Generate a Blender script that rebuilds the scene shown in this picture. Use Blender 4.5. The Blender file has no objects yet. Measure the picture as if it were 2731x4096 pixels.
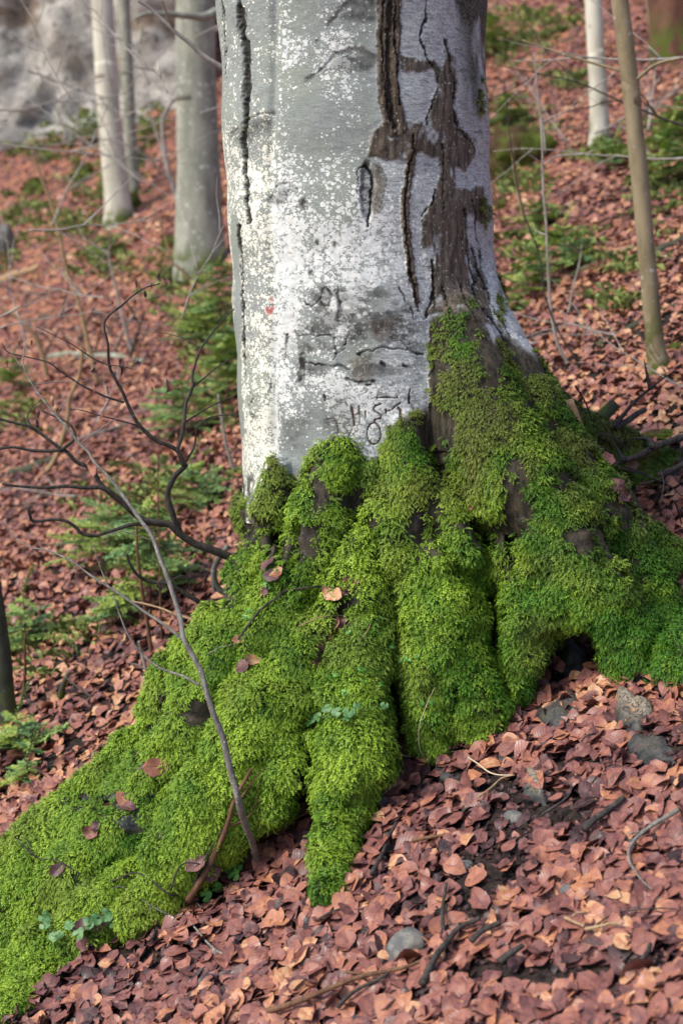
import bpy, math, random
import numpy as np
from mathutils import Vector, Matrix, noise as mnoise
from mathutils.bvhtree import BVHTree

random.seed(7)
rng = np.random.default_rng(7)
scene = bpy.context.scene
COL = scene.collection

# ------------------------------------------------------------------ camera
CZ = 1.95                       # camera height above the ground at the photographer's feet
PITCH = math.radians(8.0)
FPX = 4096 * 50.0 / 36.0
K = 2731 / 1568.0               # picture positions below are written on a 1568 x 2352 grid
cam_data = bpy.data.cameras.new("camera")
cam = bpy.data.objects.new("camera", cam_data)
COL.objects.link(cam)
cam.location = (0, 0, CZ)
cam.rotation_euler = (math.radians(90) - PITCH, 0, 0)
cam_data.sensor_fit = 'VERTICAL'
cam_data.sensor_height = 36.0
cam_data.lens = 50.0
cam_data.clip_start = 0.05
cam_data.clip_end = 300
cam_data.dof.use_dof = True
cam_data.dof.focus_distance = 4.42
cam_data.dof.aperture_fstop = 2.6
scene.camera = cam

# ------------------------------------------------------------------ light
SUN_EL, SUN_AZ = math.radians(48), math.radians(242)     # azimuth clockwise from +Y: from the left, a little in front
w = bpy.data.worlds.new("World")
scene.world = w
w.use_nodes = True
nt = w.node_tree
sky = nt.nodes.new("ShaderNodeTexSky")
sky.sky_type = 'NISHITA'
sky.sun_disc = False
sky.sun_elevation = SUN_EL
sky.sun_rotation = SUN_AZ
sky.air_density = 1.0
sky.dust_density = 3.0
sky.ozone_density = 1.0
bg = nt.nodes["Background"]
bg.inputs[1].default_value = 0.105
nt.links.new(sky.outputs[0], bg.inputs[0])
sun = bpy.data.lights.new("sun", 'SUN')
sun.energy = 1.5
sun.angle = math.radians(20)
sun.color = (1.0, 0.93, 0.80)
sun_o = bpy.data.objects.new("sun", sun)
COL.objects.link(sun_o)
sd = Vector((math.sin(SUN_AZ) * math.cos(SUN_EL), math.cos(SUN_AZ) * math.cos(SUN_EL), math.sin(SUN_EL)))
sun_o.rotation_euler = sd.to_track_quat('Z', 'Y').to_euler()
sun_o.location = sd * 30
scene.view_settings.view_transform = 'Standard'
scene.view_settings.look = 'None'
scene.view_settings.exposure = 1.05
scene.view_settings.gamma = 1.0
scene.view_settings.use_curve_mapping = False
scene.render.engine = 'CYCLES'
scene.cycles.use_denoising = True
scene.cycles.max_bounces = 5
scene.cycles.diffuse_bounces = 3
scene.cycles.glossy_bounces = 2
scene.cycles.transparent_max_bounces = 4

# ------------------------------------------------------------------ picture <-> place
CP, SP = math.cos(PITCH), math.sin(PITCH)
def ray(u, v):
    dx = (u * K - 1365.5) / FPX
    dz = (2048 - v * K) / FPX
    return np.array([dx, CP + dz * SP, -SP + dz * CP])
def P(u, v, y):
    d = ray(u, v)
    return d * (y / d[1]) + np.array([0, 0, CZ])
def project(p):
    x, y, z = p[..., 0], p[..., 1], p[..., 2] - CZ
    f = y * CP - z * SP
    up = y * SP + z * CP
    f = np.where(f < 0.05, 0.05, f)
    return (x / f * FPX + 1365.5) / K, (2048 - up / f * FPX) / K, f

def crop(x0, y0, s):
    return lambda *pts: [((x0 + a / s) / K, (y0 + b / s) / K) for a, b in pts]
c2 = crop(0, 900, 1.568); c3 = crop(0, 1800, 1.568); c4 = crop(0, 2600, 1.3067)
c5 = crop(850, 0, 1.3635); c6 = crop(900, 1100, 1.3067); c7 = crop(1800, 0, 1.4705)
c8 = crop(1900, 1400, 1.68); z5 = crop(1300, 1500, 3.484); c1 = crop(0, 0, 1.568)
d1 = crop(900, 2000, 1.568); d2 = crop(1700, 2400, 1.5208); d3 = crop(1000, 3100, 1.568); d4 = crop(1800, 3200, 1.684)

# ------------------------------------------------------------------ noise
def _h(ix, iy, iz, seed):
    n = (ix.astype(np.int64) * 374761393 + iy.astype(np.int64) * 668265263 + iz.astype(np.int64) * 2147483647 + seed * 1274126177) & 0xFFFFFFFF
    n = ((n ^ (n >> 13)) * 1274126177) & 0xFFFFFFFF
    n = ((n ^ (n >> 16)) * 2246822519) & 0xFFFFFFFF
    return ((n ^ (n >> 15)) & 0xFFFFFF) / float(0xFFFFFF)
def vnoise(p, scale=1.0, seed=0):
    q = np.asarray(p, float) * scale
    i = np.floor(q); f = q - i; f = f * f * (3 - 2 * f)
    ix, iy, iz = i[..., 0].astype(np.int64), i[..., 1].astype(np.int64), i[..., 2].astype(np.int64)
    out = 0
    for a in (0, 1):
        for b in (0, 1):
            for c in (0, 1):
                wgt = (f[..., 0] if a else 1 - f[..., 0]) * (f[..., 1] if b else 1 - f[..., 1]) * (f[..., 2] if c else 1 - f[..., 2])
                out = out + wgt * _h(ix + a, iy + b, iz + c, seed)
    return out * 2 - 1
def fbm(p, scale=1.0, octv=3, seed=0):
    s, a, t = 0, 1.0, 0
    for o in range(octv):
        s = s + a * vnoise(p, scale * 2 ** o, seed + o * 17); t += a; a *= 0.5
    return s / t
def sstep(a, b, x):
    t = np.clip((x - a) / (b - a), 0, 1)
    return t * t * (3 - 2 * t)

# ------------------------------------------------------------------ ground shape (metres)
def G0(x, y):
    x = np.asarray(x, float); y = np.asarray(y, float)
    yy = y - 4.7
    z = CZ - 1.45 + np.where(yy < 0, 0.15 * yy, 0.22 * yy)
    xs = np.clip(x, -14, 14)
    z = z + 0.44 * xs + 0.15 * (x - xs)
    q = np.clip(y - 11, 0, 22)
    z = z + 0.010 * q * q + 0.3 * np.clip(y - 33, 0, None)
    return z
def G(x, y):
    x = np.asarray(x, float); y = np.asarray(y, float)
    p = np.stack([x, y, np.zeros_like(x)], -1)
    n = 0.030 * fbm(p, 2.2, 3, 3) + 0.10 * fbm(p, 0.45, 2, 9) * sstep(5.5, 9, y) + 0.35 * fbm(p, 0.16, 2, 19) * sstep(10, 18, y)
    return G0(x, y) + n
def gnormal(x, y):
    e = 0.06
    dx = (G(x + e, y) - G(x - e, y)) / (2 * e); dy = (G(x, y + e) - G(x, y - e)) / (2 * e)
    n = np.stack([-dx, -dy, np.ones_like(dx)], -1)
    return n / np.linalg.norm(n, axis=-1, keepdims=True)
def gh(u, v, lo=2.0, hi=60.0):
    """where the line of sight through picture position u, v meets the ground"""
    d = ray(u, v)
    ys = np.concatenate([np.arange(lo, 12, 0.04), np.arange(12, hi, 0.12)])
    pz = d[2] * ys / d[1] + CZ
    g = G(d[0] * ys / d[1], ys)
    below = np.nonzero(pz < g)[0]
    i = below[0] if len(below) else len(ys) - 1
    y = ys[i]
    if i > 0 and len(below):
        a, b = pz[i - 1] - g[i - 1], pz[i] - g[i]
        y = ys[i - 1] + (ys[i] - ys[i - 1]) * a / (a - b)
    x = d[0] * y / d[1]
    return np.array([x, y, float(G(x, y))])

# ------------------------------------------------------------------ mesh / object helpers
def mesh_from(name, verts, faces, smooth=True, mats=(), attrs=None, fmat=None):
    me = bpy.data.meshes.new(name)
    verts = np.asarray(verts, np.float32)
    if isinstance(faces, np.ndarray):
        n, k = faces.shape
        me.vertices.add(len(verts)); me.vertices.foreach_set("co", verts.ravel())
        me.loops.add(n * k); me.loops.foreach_set("vertex_index", faces.astype(np.int32).ravel())
        me.polygons.add(n)
        me.polygons.foreach_set("loop_start", np.arange(0, n * k, k, dtype=np.int32))
        me.polygons.foreach_set("loop_total", np.full(n, k, np.int32))
        me.update(calc_edges=True)
    else:
        me.from_pydata(verts.tolist(), [], [list(f) for f in faces]); me.update()
    if smooth:
        me.polygons.foreach_set("use_smooth", np.ones(len(me.polygons), bool))
    for m in mats: me.materials.append(m)
    if fmat is not None: me.polygons.foreach_set("material_index", np.asarray(fmat, np.int32))
    for k_, v_ in (attrs or {}).items():
        v_ = np.asarray(v_, np.float32)
        if v_.ndim == 1:
            a = me.attributes.new(k_, 'FLOAT', 'POINT'); a.data.foreach_set("value", v_)
        else:
            a = me.attributes.new(k_, 'FLOAT_VECTOR', 'POINT'); a.data.foreach_set("vector", v_.ravel())
    return me
def tag(o, label=None, cat=None, group=None, kind=None):
    if label: o["label"] = label
    if cat: o["category"] = cat
    if group: o["group"] = group
    if kind: o["kind"] = kind
    return o
def link(name, me, parent=None, loc=None):
    o = bpy.data.objects.new(name, me); COL.objects.link(o)
    if loc is not None: o.location = loc
    if parent is not None:
        o.parent = parent
    return o
def empty(name, loc=(0, 0, 0)):
    o = bpy.data.objects.new(name, None); COL.objects.link(o)
    o.location = Vector([float(c) for c in loc]); o.empty_display_size = 0.1
    return o
def part(name, me, thing):
    """world-space mesh hung under a thing whose Empty stands somewhere else"""
    L = np.array(thing.location, np.float32)
    co = np.empty(len(me.vertices) * 3, np.float32); me.vertices.foreach_get("co", co)
    me.vertices.foreach_set("co", (co.reshape(-1, 3) - L).ravel())
    return link(name, me, thing)

def smooth_path(pts, n):
    pts = np.asarray(pts, float)
    if len(pts) < 3:
        t = np.linspace(0, 1, n)[:, None]; return pts[0] * (1 - t) + pts[-1] * t
    p = np.vstack([2 * pts[0] - pts[1], pts, 2 * pts[-1] - pts[-2]])
    out = []; m = len(pts) - 1
    for t in np.linspace(0, m - 1e-6, n):
        i = int(t); f = t - i
        a, b, c, d = p[i], p[i + 1], p[i + 2], p[i + 3]
        out.append(0.5 * ((2 * b) + (c - a) * f + (2 * a - 5 * b + 4 * c - d) * f * f + (3 * b - a - 3 * c + d) * f ** 3))
    return np.array(out)
def tube_data(path, rad, sides=7, rough=0.0, seed=0, caps=True):
    path = np.asarray(path, float); n = len(path); rad = np.asarray(rad, float)
    tan = np.gradient(path, axis=0); tan /= np.linalg.norm(tan, axis=1, keepdims=True) + 1e-9
    ref = np.array([0.3, -0.2, 1.0]) if abs(tan[0][2]) < 0.8 else np.array([1.0, 0.2, 0.1])
    V = []
    a = np.linspace(0, 2 * np.pi, sides, endpoint=False)
    s = np.cross(tan[0], ref); s /= np.linalg.norm(s)
    for i in range(n):
        s = s - tan[i] * s.dot(tan[i]); s /= np.linalg.norm(s)
        b = np.cross(tan[i], s)
        V.append(path[i] + rad[i] * (np.cos(a)[:, None] * s + np.sin(a)[:, None] * b))
    V = np.array(V)
    if rough:
        cen = path[:, None, :]
        nn = fbm(V.reshape(-1, 3), 0.45 / max(rad.max(), 1e-3), 3, seed).reshape(n, sides)
        V = cen + (V - cen) * (1 + rough * nn)[..., None]
    V = V.reshape(-1, 3)
    F = [(i * sides + j, i * sides + (j + 1) % sides, (i + 1) * sides + (j + 1) % sides, (i + 1) * sides + j) for i in range(n - 1) for j in range(sides)]
    if caps:
        F.append(tuple(range(sides))[::-1]); F.append(tuple((n - 1) * sides + j for j in range(sides)))
    return V, F
def tube(name, path, r0, r1, mat, n=None, sides=7, rough=0.12, seed=0, jit=0.0, pw=1.0):
    n = n or max(6, len(path) * 5)
    p = smooth_path(path, n)
    if jit:
        p = p + jit * np.stack([fbm(p, 9, 2, seed + 1), fbm(p, 9, 2, seed + 2), fbm(p, 9, 2, seed + 3)], -1)
    t = np.linspace(0, 1, n) ** pw
    V, F = tube_data(p, r0 * (1 - t) + r1 * t, sides, rough, seed)
    return mesh_from(name, V, F, True, [mat])

# ------------------------------------------------------------------ material helper
class NT:
    def __init__(s, name, rough=0.8, spec=0.3):
        s.m = bpy.data.materials.new(name); s.m.use_nodes = True
        s.t = s.m.node_tree; s.b = s.t.nodes["Principled BSDF"]
        s.b.inputs["Roughness"].default_value = rough
        s.b.inputs["Specular IOR Level"].default_value = spec
        s._c = {}
    def n(s, t, **kw):
        x = s.t.nodes.new(t)
        for k_, v_ in kw.items(): setattr(x, k_, v_)
        return x
    def put(s, sock, v):
        if hasattr(v, "is_output"): s.t.links.new(v, sock)
        elif isinstance(v, (tuple, list)) and len(v) == 3 and sock.type == 'RGBA': sock.default_value = (*v, 1)
        else: sock.default_value = v
    def attr(s, name, what="Fac", typ='GEOMETRY'):
        key = (name, typ)
        if key not in s._c:
            s._c[key] = s.n("ShaderNodeAttribute", attribute_name=name, attribute_type=typ)
        return s._c[key].outputs[what]
    def coord(s): 
        if 'tc' not in s._c: s._c['tc'] = s.n("ShaderNodeTexCoord")
        return s._c['tc'].outputs["Object"]
    def scaled(s, sc, vec=None):
        x = s.n("ShaderNodeMapping"); s.put(x.inputs["Vector"], vec or s.coord()); x.inputs["Scale"].default_value = sc
        return x.outputs[0]
    def noise(s, scale, detail=3, rough=0.55, vec=None, out="Fac", dist=0.0):
        x = s.n("ShaderNodeTexNoise"); s.put(x.inputs["Vector"], vec or s.coord())
        x.inputs["Scale"].default_value = scale; x.inputs["Detail"].default_value = detail; x.inputs["Roughness"].default_value = rough
        x.inputs["Distortion"].default_value = dist
        return x.outputs[out]
    def voro(s, scale, vec=None, feature='F1', out="Distance"):
        x = s.n("ShaderNodeTexVoronoi", feature=feature); s.put(x.inputs["Vector"], vec or s.coord()); x.inputs["Scale"].default_value = scale
        return x.outputs[out]
    def math(s, op, a, b=0.0, clamp=False):
        x = s.n("ShaderNodeMath", operation=op, use_clamp=clamp); s.put(x.inputs[0], a); s.put(x.inputs[1], b); return x.outputs[0]
    def rng(s, x_, a, b, c=0.0, d=1.0, smooth=True):
        x = s.n("ShaderNodeMapRange", interpolation_type='SMOOTHSTEP' if smooth else 'LINEAR')
        s.put(x.inputs[0], x_)
        for i, q in enumerate((a, b, c, d)): s.put(x.inputs[1 + i], q)
        return x.outputs[0]
    def mix(s, f, a, b, blend='MIX'):
        x = s.n("ShaderNodeMix", data_type='RGBA', blend_type=blend)
        s.put(x.inputs[0], f); s.put(x.inputs[6], a); s.put(x.inputs[7], b); return x.outputs[2]
    def ramp(s, f, stops):
        x = s.n("ShaderNodeValToRGB"); cr = x.color_ramp
        while len(cr.elements) < len(stops): cr.elements.new(0.5)
        for e, (p_, c_) in zip(cr.elements, stops): e.position = p_; e.color = (*c_, 1)
        s.put(x.inputs[0], f); return x.outputs[0]
    def bump(s, h, strength=0.5, dist=0.01):
        x = s.n("ShaderNodeBump"); x.inputs["Strength"].default_value = strength; x.inputs["Distance"].default_value = dist
        s.put(x.inputs["Height"], h); s.t.links.new(x.outputs[0], s.b.inputs["Normal"]); return x
    def col(s, c): s.put(s.b.inputs["Base Color"], c)
    def rough(s, r): s.put(s.b.inputs["Roughness"], r)

# ------------------------------------------------------------------ materials
LEAF_RAMP = [(0.0, (0.024, 0.012, 0.016)), (0.22, (0.098, 0.039, 0.041)), (0.45, (0.205, 0.080, 0.070)),
             (0.70, (0.315, 0.128, 0.092)), (0.90, (0.430, 0.185, 0.092)), (1.0, (0.53, 0.31, 0.175))]
def leaf_material(name, per_object):
    M = NT(name, 0.42, 0.5)
    luv = M.n("ShaderNodeSeparateXYZ"); M.put(luv.inputs[0], M.attr("luv", "Vector"))
    s_, w_, t_ = luv.outputs
    if per_object:
        oi = M.n("ShaderNodeObjectInfo"); t_ = M.rng(oi.outputs["Random"], 0, 1, 0.12, 0.98, False)
    patch = M.noise(55, 3, 0.6)
    base = M.ramp(M.math('ADD', t_, M.rng(patch, 0.25, 0.75, -0.16, 0.16)), LEAF_RAMP)
    aw = M.math('ABSOLUTE', w_)
    ph = M.math('FRACT', M.math('MULTIPLY', M.math('SUBTRACT', s_, M.math('MULTIPLY', aw, 0.20)), 9.0))
    lat = M.rng(M.math('ABSOLUTE', M.math('SUBTRACT', ph, 0.5)), 0.36, 0.5, 0, 1)
    mid = M.rng(aw, 0.03, 0.10, 1, 0)
    vein = M.math('MAXIMUM', M.math('MULTIPLY', lat, 0.7), mid)
    M.col(M.mix(M.math('MULTIPLY', vein, 0.38), base, M.mix(0.5, base, (0.03, 0.012, 0.008))))
    M.rough(M.rng(patch, 0.3, 0.7, 0.30, 0.60))
    M.bump(M.math('SUBTRACT', M.math('MULTIPLY', patch, 0.6), vein), 0.6, 0.0015)
    return M.m
MAT_LEAF = leaf_material("leaf_litter_mat", False)
MAT_LEAF1 = leaf_material("beech_leaf_mat", True)

def bark_simple(name, c1, c2, c3=None, spot=0.62, scale=14, rough=0.85, moss=None):
    M = NT(name, rough, 0.25)
    v = M.scaled((1, 1, 0.35))
    n1 = M.noise(scale, 5, 0.6, v)
    c = M.mix(M.rng(n1, 0.35, 0.68), c1, c2)
    if c3:
        n2 = M.noise(scale * 2.3, 4, 0.7)
        c = M.mix(M.rng(n2, spot, spot + 0.06), c, c3)
    if moss is not None:
        c = M.mix(M.math('MULTIPLY', M.rng(M.noise(scale * 0.8, 3), 0.4, 0.55), M.rng(M.attr("hfac"), 0.0, moss, 1, 0)), c, (0.07, 0.10, 0.015))
    M.col(c)
    M.bump(M.noise(scale * 3, 4, 0.6, v), 0.5, 0.004)
    return M.m
MAT_TWIG = bark_simple("twig_dark_mat", (0.030, 0.026, 0.025), (0.075, 0.068, 0.062), (0.16, 0.17, 0.155), 0.64, 90)
MAT_TWIG_PALE = bark_simple("twig_grey_mat", (0.13, 0.125, 0.115), (0.25, 0.24, 0.22), (0.50, 0.52, 0.50), 0.60, 60)
MAT_TWIG_BROWN = bark_simple("twig_brown_mat", (0.09, 0.048, 0.030), (0.19, 0.105, 0.062), (0.05, 0.03, 0.02), 0.62, 60)
MAT_TWIG_TAN = bark_simple("twig_tan_mat", (0.26, 0.18, 0.10), (0.40, 0.29, 0.17), (0.20, 0.12, 0.07), 0.64, 70)
MAT_WOOD_CUT = bark_simple("dead_wood_mat", (0.33, 0.21, 0.12), (0.46, 0.32, 0.19), (0.16, 0.09, 0.05), 0.62, 45)
MAT_TWIG_FAR = bark_simple("far_twig_mat", (0.26, 0.245, 0.225), (0.40, 0.385, 0.36), (0.50, 0.50, 0.47), 0.60, 20)
MAT_ROOTWHITE = bark_simple("pale_root_mat", (0.50, 0.43, 0.30), (0.62, 0.56, 0.42), None, 0.6, 60)
MAT_BEECH = bark_simple("beech_bark_mat", (0.20, 0.215, 0.18), (0.34, 0.35, 0.30), (0.55, 0.57, 0.53), 0.60, 7, moss=0.35)
MAT_BEECH_PALE = bark_simple("pale_beech_bark_mat", (0.42, 0.41, 0.34), (0.62, 0.61, 0.53), (0.20, 0.19, 0.16), 0.66, 5, moss=0.30)
MAT_BEECH_TAN = bark_simple("young_bark_mat", (0.20, 0.165, 0.10), (0.31, 0.26, 0.17), (0.50, 0.50, 0.44), 0.63, 12, moss=0.45)
MAT_BARK_RED = bark_simple("red_bark_mat", (0.09, 0.042, 0.030), (0.17, 0.085, 0.06), (0.05, 0.03, 0.02), 0.6, 9, moss=0.5)
MAT_BARK_DARK = bark_simple("dark_bark_mat", (0.032, 0.036, 0.028), (0.07, 0.075, 0.055), (0.12, 0.14, 0.10), 0.62, 18, moss=0.3)

M = NT("ground_mat", 0.75, 0.3)
nA = M.noise(38, 4, 0.65); nB = M.noise(2.2, 3, 0.6); nC = M.voro(16, None, 'F1', "Color")
sep = M.n("ShaderNodeSeparateColor"); M.put(sep.inputs[0], nC)
far = M.attr("farfac")
leafc = M.ramp(sep.outputs[0], LEAF_RAMP[:5])
soil = M.mix(M.rng(nA, 0.4, 0.65), (0.010, 0.007, 0.007), (0.040, 0.024, 0.020))
M.col(M.mix(far, soil, M.mix(M.rng(nB, 0.5, 0.66, 0, 0.5), leafc, (0.05, 0.075, 0.022))))
M.bump(M.math('ADD', nA, M.math('MULTIPLY', sep.outputs[1], 0.6)), 0.8, 0.02)
MAT_GROUND = M.m

M = NT("cliff_mat", 0.9, 0.2)
n1 = M.noise(1.3, 6, 0.7); n2 = M.noise(5.5, 5, 0.7); n3 = M.noise(0.8, 3, 0.5, M.scaled((1, 1, 2.0)))
c = M.mix(M.rng(n1, 0.35, 0.65), (0.24, 0.235, 0.235), (0.56, 0.54, 0.50))
c = M.mix(M.rng(n2, 0.55, 0.66, 0, .8), c, (0.08, 0.08, 0.08))
c = M.mix(M.rng(n3, 0.60, 0.68, 0, 0.7), c, (0.20, 0.14, 0.09))
M.col(c); M.bump(n2, 0.9, 0.12)
MAT_CLIFF = M.m

M = NT("stone_mat", 0.8, 0.35)
n1 = M.noise(16, 5, 0.7); n2 = M.noise(90, 3, 0.7)
c = M.mix(M.rng(n1, 0.4, 0.62), (0.10, 0.105, 0.11), (0.24, 0.235, 0.21))
M.col(M.mix(M.rng(n2, 0.55, 0.7, 0, 0.6), c, (0.05, 0.05, 0.05))); M.bump(n2, 0.6, 0.004)
MAT_STONE = M.m

# ------------------------------------------------------------------ the hillside
def graded(lo, hi, near, n_fine, step):
    a = list(np.arange(near[0], near[1], step))
    x = near[1]; s = step
    while x < hi: a.append(x); s *= 1.10; x += s
    a.append(hi)
    x = near[0]; s = step; pre = []
    while True:
        s *= 1.10; x -= s
        if x < lo: break
        pre.append(x)
    return np.array([lo] + pre[::-1] + a)
gx = graded(-60, 60, (-2.2, 2.4), 0, 0.035)
gy_ = graded(-12, 90, (2.2, 7.0), 0, 0.035)
X, Y = np.meshgrid(gx, gy_, indexing='ij')
Z = G(X, Y)
idx = np.arange(X.size).reshape(X.shape)
F = np.stack([idx[:-1, :-1], idx[1:, :-1], idx[1:, 1:], idx[:-1, 1:]], -1).reshape(-1, 4)
V = np.stack([X, Y, Z], -1).reshape(-1, 3)
ground = link("forest_floor", mesh_from("forest_floor", V, F, True, [MAT_GROUND], {"farfac": np.maximum(sstep(7, 14, Y), sstep(.1, .7, np.abs(X) - .30 * np.clip(Y, 0, None) - .15)).ravel()}))
tag(ground, "sloping forest floor of dark soil under copper beech leaves", None, None, "structure")

# ------------------------------------------------------------------ the great beech: body as one implicit shape
trunk_axis = [(800, -900, .42), (803, -150, .435), (806, 0, .447), (815, 300, .445), (826, 500, .447), (840, 700, .452),
              (850, 900, .452), (857, 1200, .458), (870, 1450, .47), (880, 1750, .47)]
ROOTS = {
 'A': [(640, 1130, 4.74, .08), (615, 1220, 4.72, .10), (592, 1330, 4.68, .115), (535, 1440, 4.62, .12), (472, 1540, 4.6, .11), (425, 1630, 4.6, .085)],
 'A2': [(440, 1500, 4.70, .06), (402, 1540, 4.72, .045), (392, 1610, 4.70, .05), (345, 1700, 4.68, .06), (288, 1785, 4.64, .065), (200, 1850, 4.60, .07), (100, 1925, 4.56, .07), (20, 2005, 4.54, .07), (-60, 2090, 4.52, .07)],
 'AB': [(520, 1540, 4.52, .09), (430, 1670, 4.50, .09), (330, 1800, 4.45, .08), (220, 1910, 4.42, .085), (100, 2010, 4.40, .09), (0, 2100, 4.38, .09), (-80, 2180, 4.36, .08)],
 'B0': [(632, 1075, 4.63, .035), (622, 1180, 4.60, .06), (604, 1290, 4.58, .085)],
 'B': [(770, 1050, 4.575, .06), (735, 1180, 4.53, .08), (685, 1300, 4.47, .095), (620, 1420, 4.42, .105), (550, 1540, 4.38, .115), (480, 1660, 4.36, .115), (400, 1780, 4.31, .105), (300, 1900, 4.28, .095), (190, 2010, 4.25, .095), (80, 2110, 4.22, .09), (-40, 2210, 4.2, .09)],
 'Cu': [(930, 990, 4.56, .05), (945, 1100, 4.53, .07), (925, 1210, 4.49, .08)],
 'C': [(900, 1180, 4.50, .08), (850, 1310, 4.44, .085), (780, 1440, 4.38, .095), (690, 1540, 4.32, .105), (615, 1630, 4.26, .115), (560, 1740, 4.2, .13), (490, 1850, 4.14, .125), (405, 1960, 4.1, .12), (330, 2055, 4.06, .105), (250, 2115, 4.05, .09), (130, 2195, 4.03, .085), (30, 2275, 4.02, .08), (-50, 2330, 4.02, .07)],
 'C2': [(655, 1640, 4.22, .09), (650, 1760, 4.16, .09), (625, 1850, 4.12, .075)],
 'C3': [(215, 2195, 3.99, .05), (130, 2245, 3.97, .055), (50, 2315, 3.96, .055), (-40, 2385, 3.96, .055)],
 'D': [(890, 1260, 4.46, .065), (855, 1400, 4.38, .08), (835, 1500, 4.31, .09), (805, 1600, 4.23, .095), (810, 1700, 4.15, .105), (822, 1780, 4.08, .11), (805, 1865, 4.02, .09), (785, 1950, 3.86, .07), (770, 2005, 3.74, .056), (764, 2040, 3.66, .042)],
 'E': [(1020, 1150, 4.53, .07), (1045, 1290, 4.46, .095), (1035, 1400, 4.40, .10), (1030, 1500, 4.36, .105), (1065, 1590, 4.32, .10), (1110, 1650, 4.28, .07)],
 'E2': [(940, 1340, 4.43, .08), (955, 1450, 4.38, .09), (968, 1560, 4.33, .09), (985, 1660, 4.28, .065), (1000, 1725, 4.25, .04)],
 'F': [(1050, 740, 4.66, .10), (1085, 880, 4.60, .125), (1135, 1010, 4.55, .145), (1195, 1110, 4.51, .15), (1265, 1200, 4.47, .135), (1320, 1290, 4.43, .115), (1395, 1375, 4.38, .105), (1440, 1460, 4.34, .095), (1462, 1530, 4.32, .075)],
 'F2': [(1175, 1290, 4.47, .075), (1195, 1410, 4.41, .08), (1195, 1500, 4.37, .06), (1185, 1560, 4.35, .04)],
 'F3': [(1200, 1370, 4.42, .075), (1270, 1385, 4.39, .08), (1350, 1385, 4.38, .075)],
 'G': [(1070, 620, 4.86, .085), (1080, 700, 4.83, .11), (1108, 790, 4.79, .13), (1145, 870, 4.75, .14), (1200, 950, 4.70, .135), (1265, 1040, 4.68, .115), (1335, 1140, 4.66, .11), (1400, 1235, 4.62, .105), (1470, 1350, 4.58, .105), (1530, 1450, 4.55, .10), (1600, 1540, 4.53, .09)],
 'H': [(1210, 930, 4.92, .10), (1290, 1015, 4.93, .075), (1385, 1120, 4.9, .065), (1470, 1215, 4.88, .065), (1560, 1315, 4.85, .07), (1640, 1390, 4.85, .07)],
 'I': [(1200, 920, 5.1, .12), (1270, 960, 5.28, .085), (1345, 985, 5.45, .06), (1430, 1015, 5.6, .055), (1510, 1050, 5.7, .05), (1600, 1085, 5.8, .045)],
}
def cat(lst): return [np.append(P(u, v, min(y, gh(u, v)[1] - .25 * r) if v > 1500 else y), r) for u, v, y, r in lst]
SEGS = []
ax = [np.append(P(u, v, 5.0), r) for u, v, r in trunk_axis]
for a, b in zip(ax[:-1], ax[1:]): SEGS.append((a, b, .02))
for kk, lst in ROOTS.items():
    q = cat(lst)
    for a, b in zip(q[:-1], q[1:]): SEGS.append((a, b, .019))
# roots on the far side of the trunk
for ang, ln in ((70, 1.0), (105, .8), (35, 1.2)):
    q = []
    for t in (0, .35, .7, 1.0):
        x = .1 + math.cos(math.radians(ang)) * (.35 + ln * t); y = 5.0 + math.sin(math.radians(ang)) * (.35 + ln * t)
        q.append(np.array([x, y, float(G0(x, y)) + .38 * (1 - t) ** 2, .15 - .09 * t]))
    for a, b in zip(q[:-1], q[1:]): SEGS.append((a, b, .04))
CAVE = [(P(1318, 1505, 4.12), P(1322, 1494, 4.70), .098), (P(1270, 1540, 4.18), P(1290, 1520, 4.55), .062), (P(1365, 1535, 4.18), P(1350, 1520, 4.5), .05)]
def seg_d(p, a, b):
    pa = p - a[:3]; ba = b[:3] - a[:3]
    t = np.clip((pa @ ba) / (ba @ ba), 0, 1)
    return np.linalg.norm(pa - t[..., None] * ba, axis=-1) - (a[3] + (b[3] - a[3]) * t)
def smin(a, b, k):
    h = np.clip(k - np.abs(a - b), 0, None) / k
    return np.minimum(a, b) - h * h * k * 0.25
def sdf(p, cave=True):
    d = np.full(p.shape[:-1], 9.0)
    for a, b, k in SEGS: d = smin(d, seg_d(p, a, b), k * 2)
    if cave:
        for a, b, r in CAVE: d = np.maximum(d, -seg_d(p, np.append(a, r), np.append(b, r)))
    return d
# grid for the root flare
H = 0.0125
lo = np.array([-1.5, 3.6, CZ - 2.35]); hi = np.array([1.75, 6.35, CZ - 0.62])
ns = np.ceil((hi - lo) / H).astype(int)
gxs = [lo[i] + H * np.arange(ns[i]) for i in range(3)]
S = np.full(tuple(ns), 0.5, np.float32)
for a, b, k in SEGS:
    m = max(a[3], b[3]) + 0.10
    i0 = np.clip(np.floor((np.minimum(a[:3], b[:3]) - m - lo) / H).astype(int), 0, ns)
    i1 = np.clip(np.ceil((np.maximum(a[:3], b[:3]) + m - lo) / H).astype(int), 0, ns)
    if (i1 <= i0).any(): continue
    sub = tuple(slice(i0[i], i1[i]) for i in range(3))
    p = np.stack(np.meshgrid(*[gxs[i][sub[i]] for i in range(3)], indexing='ij'), -1)
    S[sub] = smin(S[sub], seg_d(p, a, b), k * 2)
for a, b, r in CAVE:
    m = r + 0.05
    i0 = np.clip(np.floor((np.minimum(a, b) - m - lo) / H).astype(int), 0, ns)
    i1 = np.clip(np.ceil((np.maximum(a, b) + m - lo) / H).astype(int), 0, ns)
    sub = tuple(slice(i0[i], i1[i]) for i in range(3))
    p = np.stack(np.meshgrid(*[gxs[i][sub[i]] for i in range(3)], indexing='ij'), -1)
    S[sub] = np.maximum(S[sub], -seg_d(p, np.append(a, r), np.append(b, r)))
ZSEAM = P(850, 1165, 4.55)[2]
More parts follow.
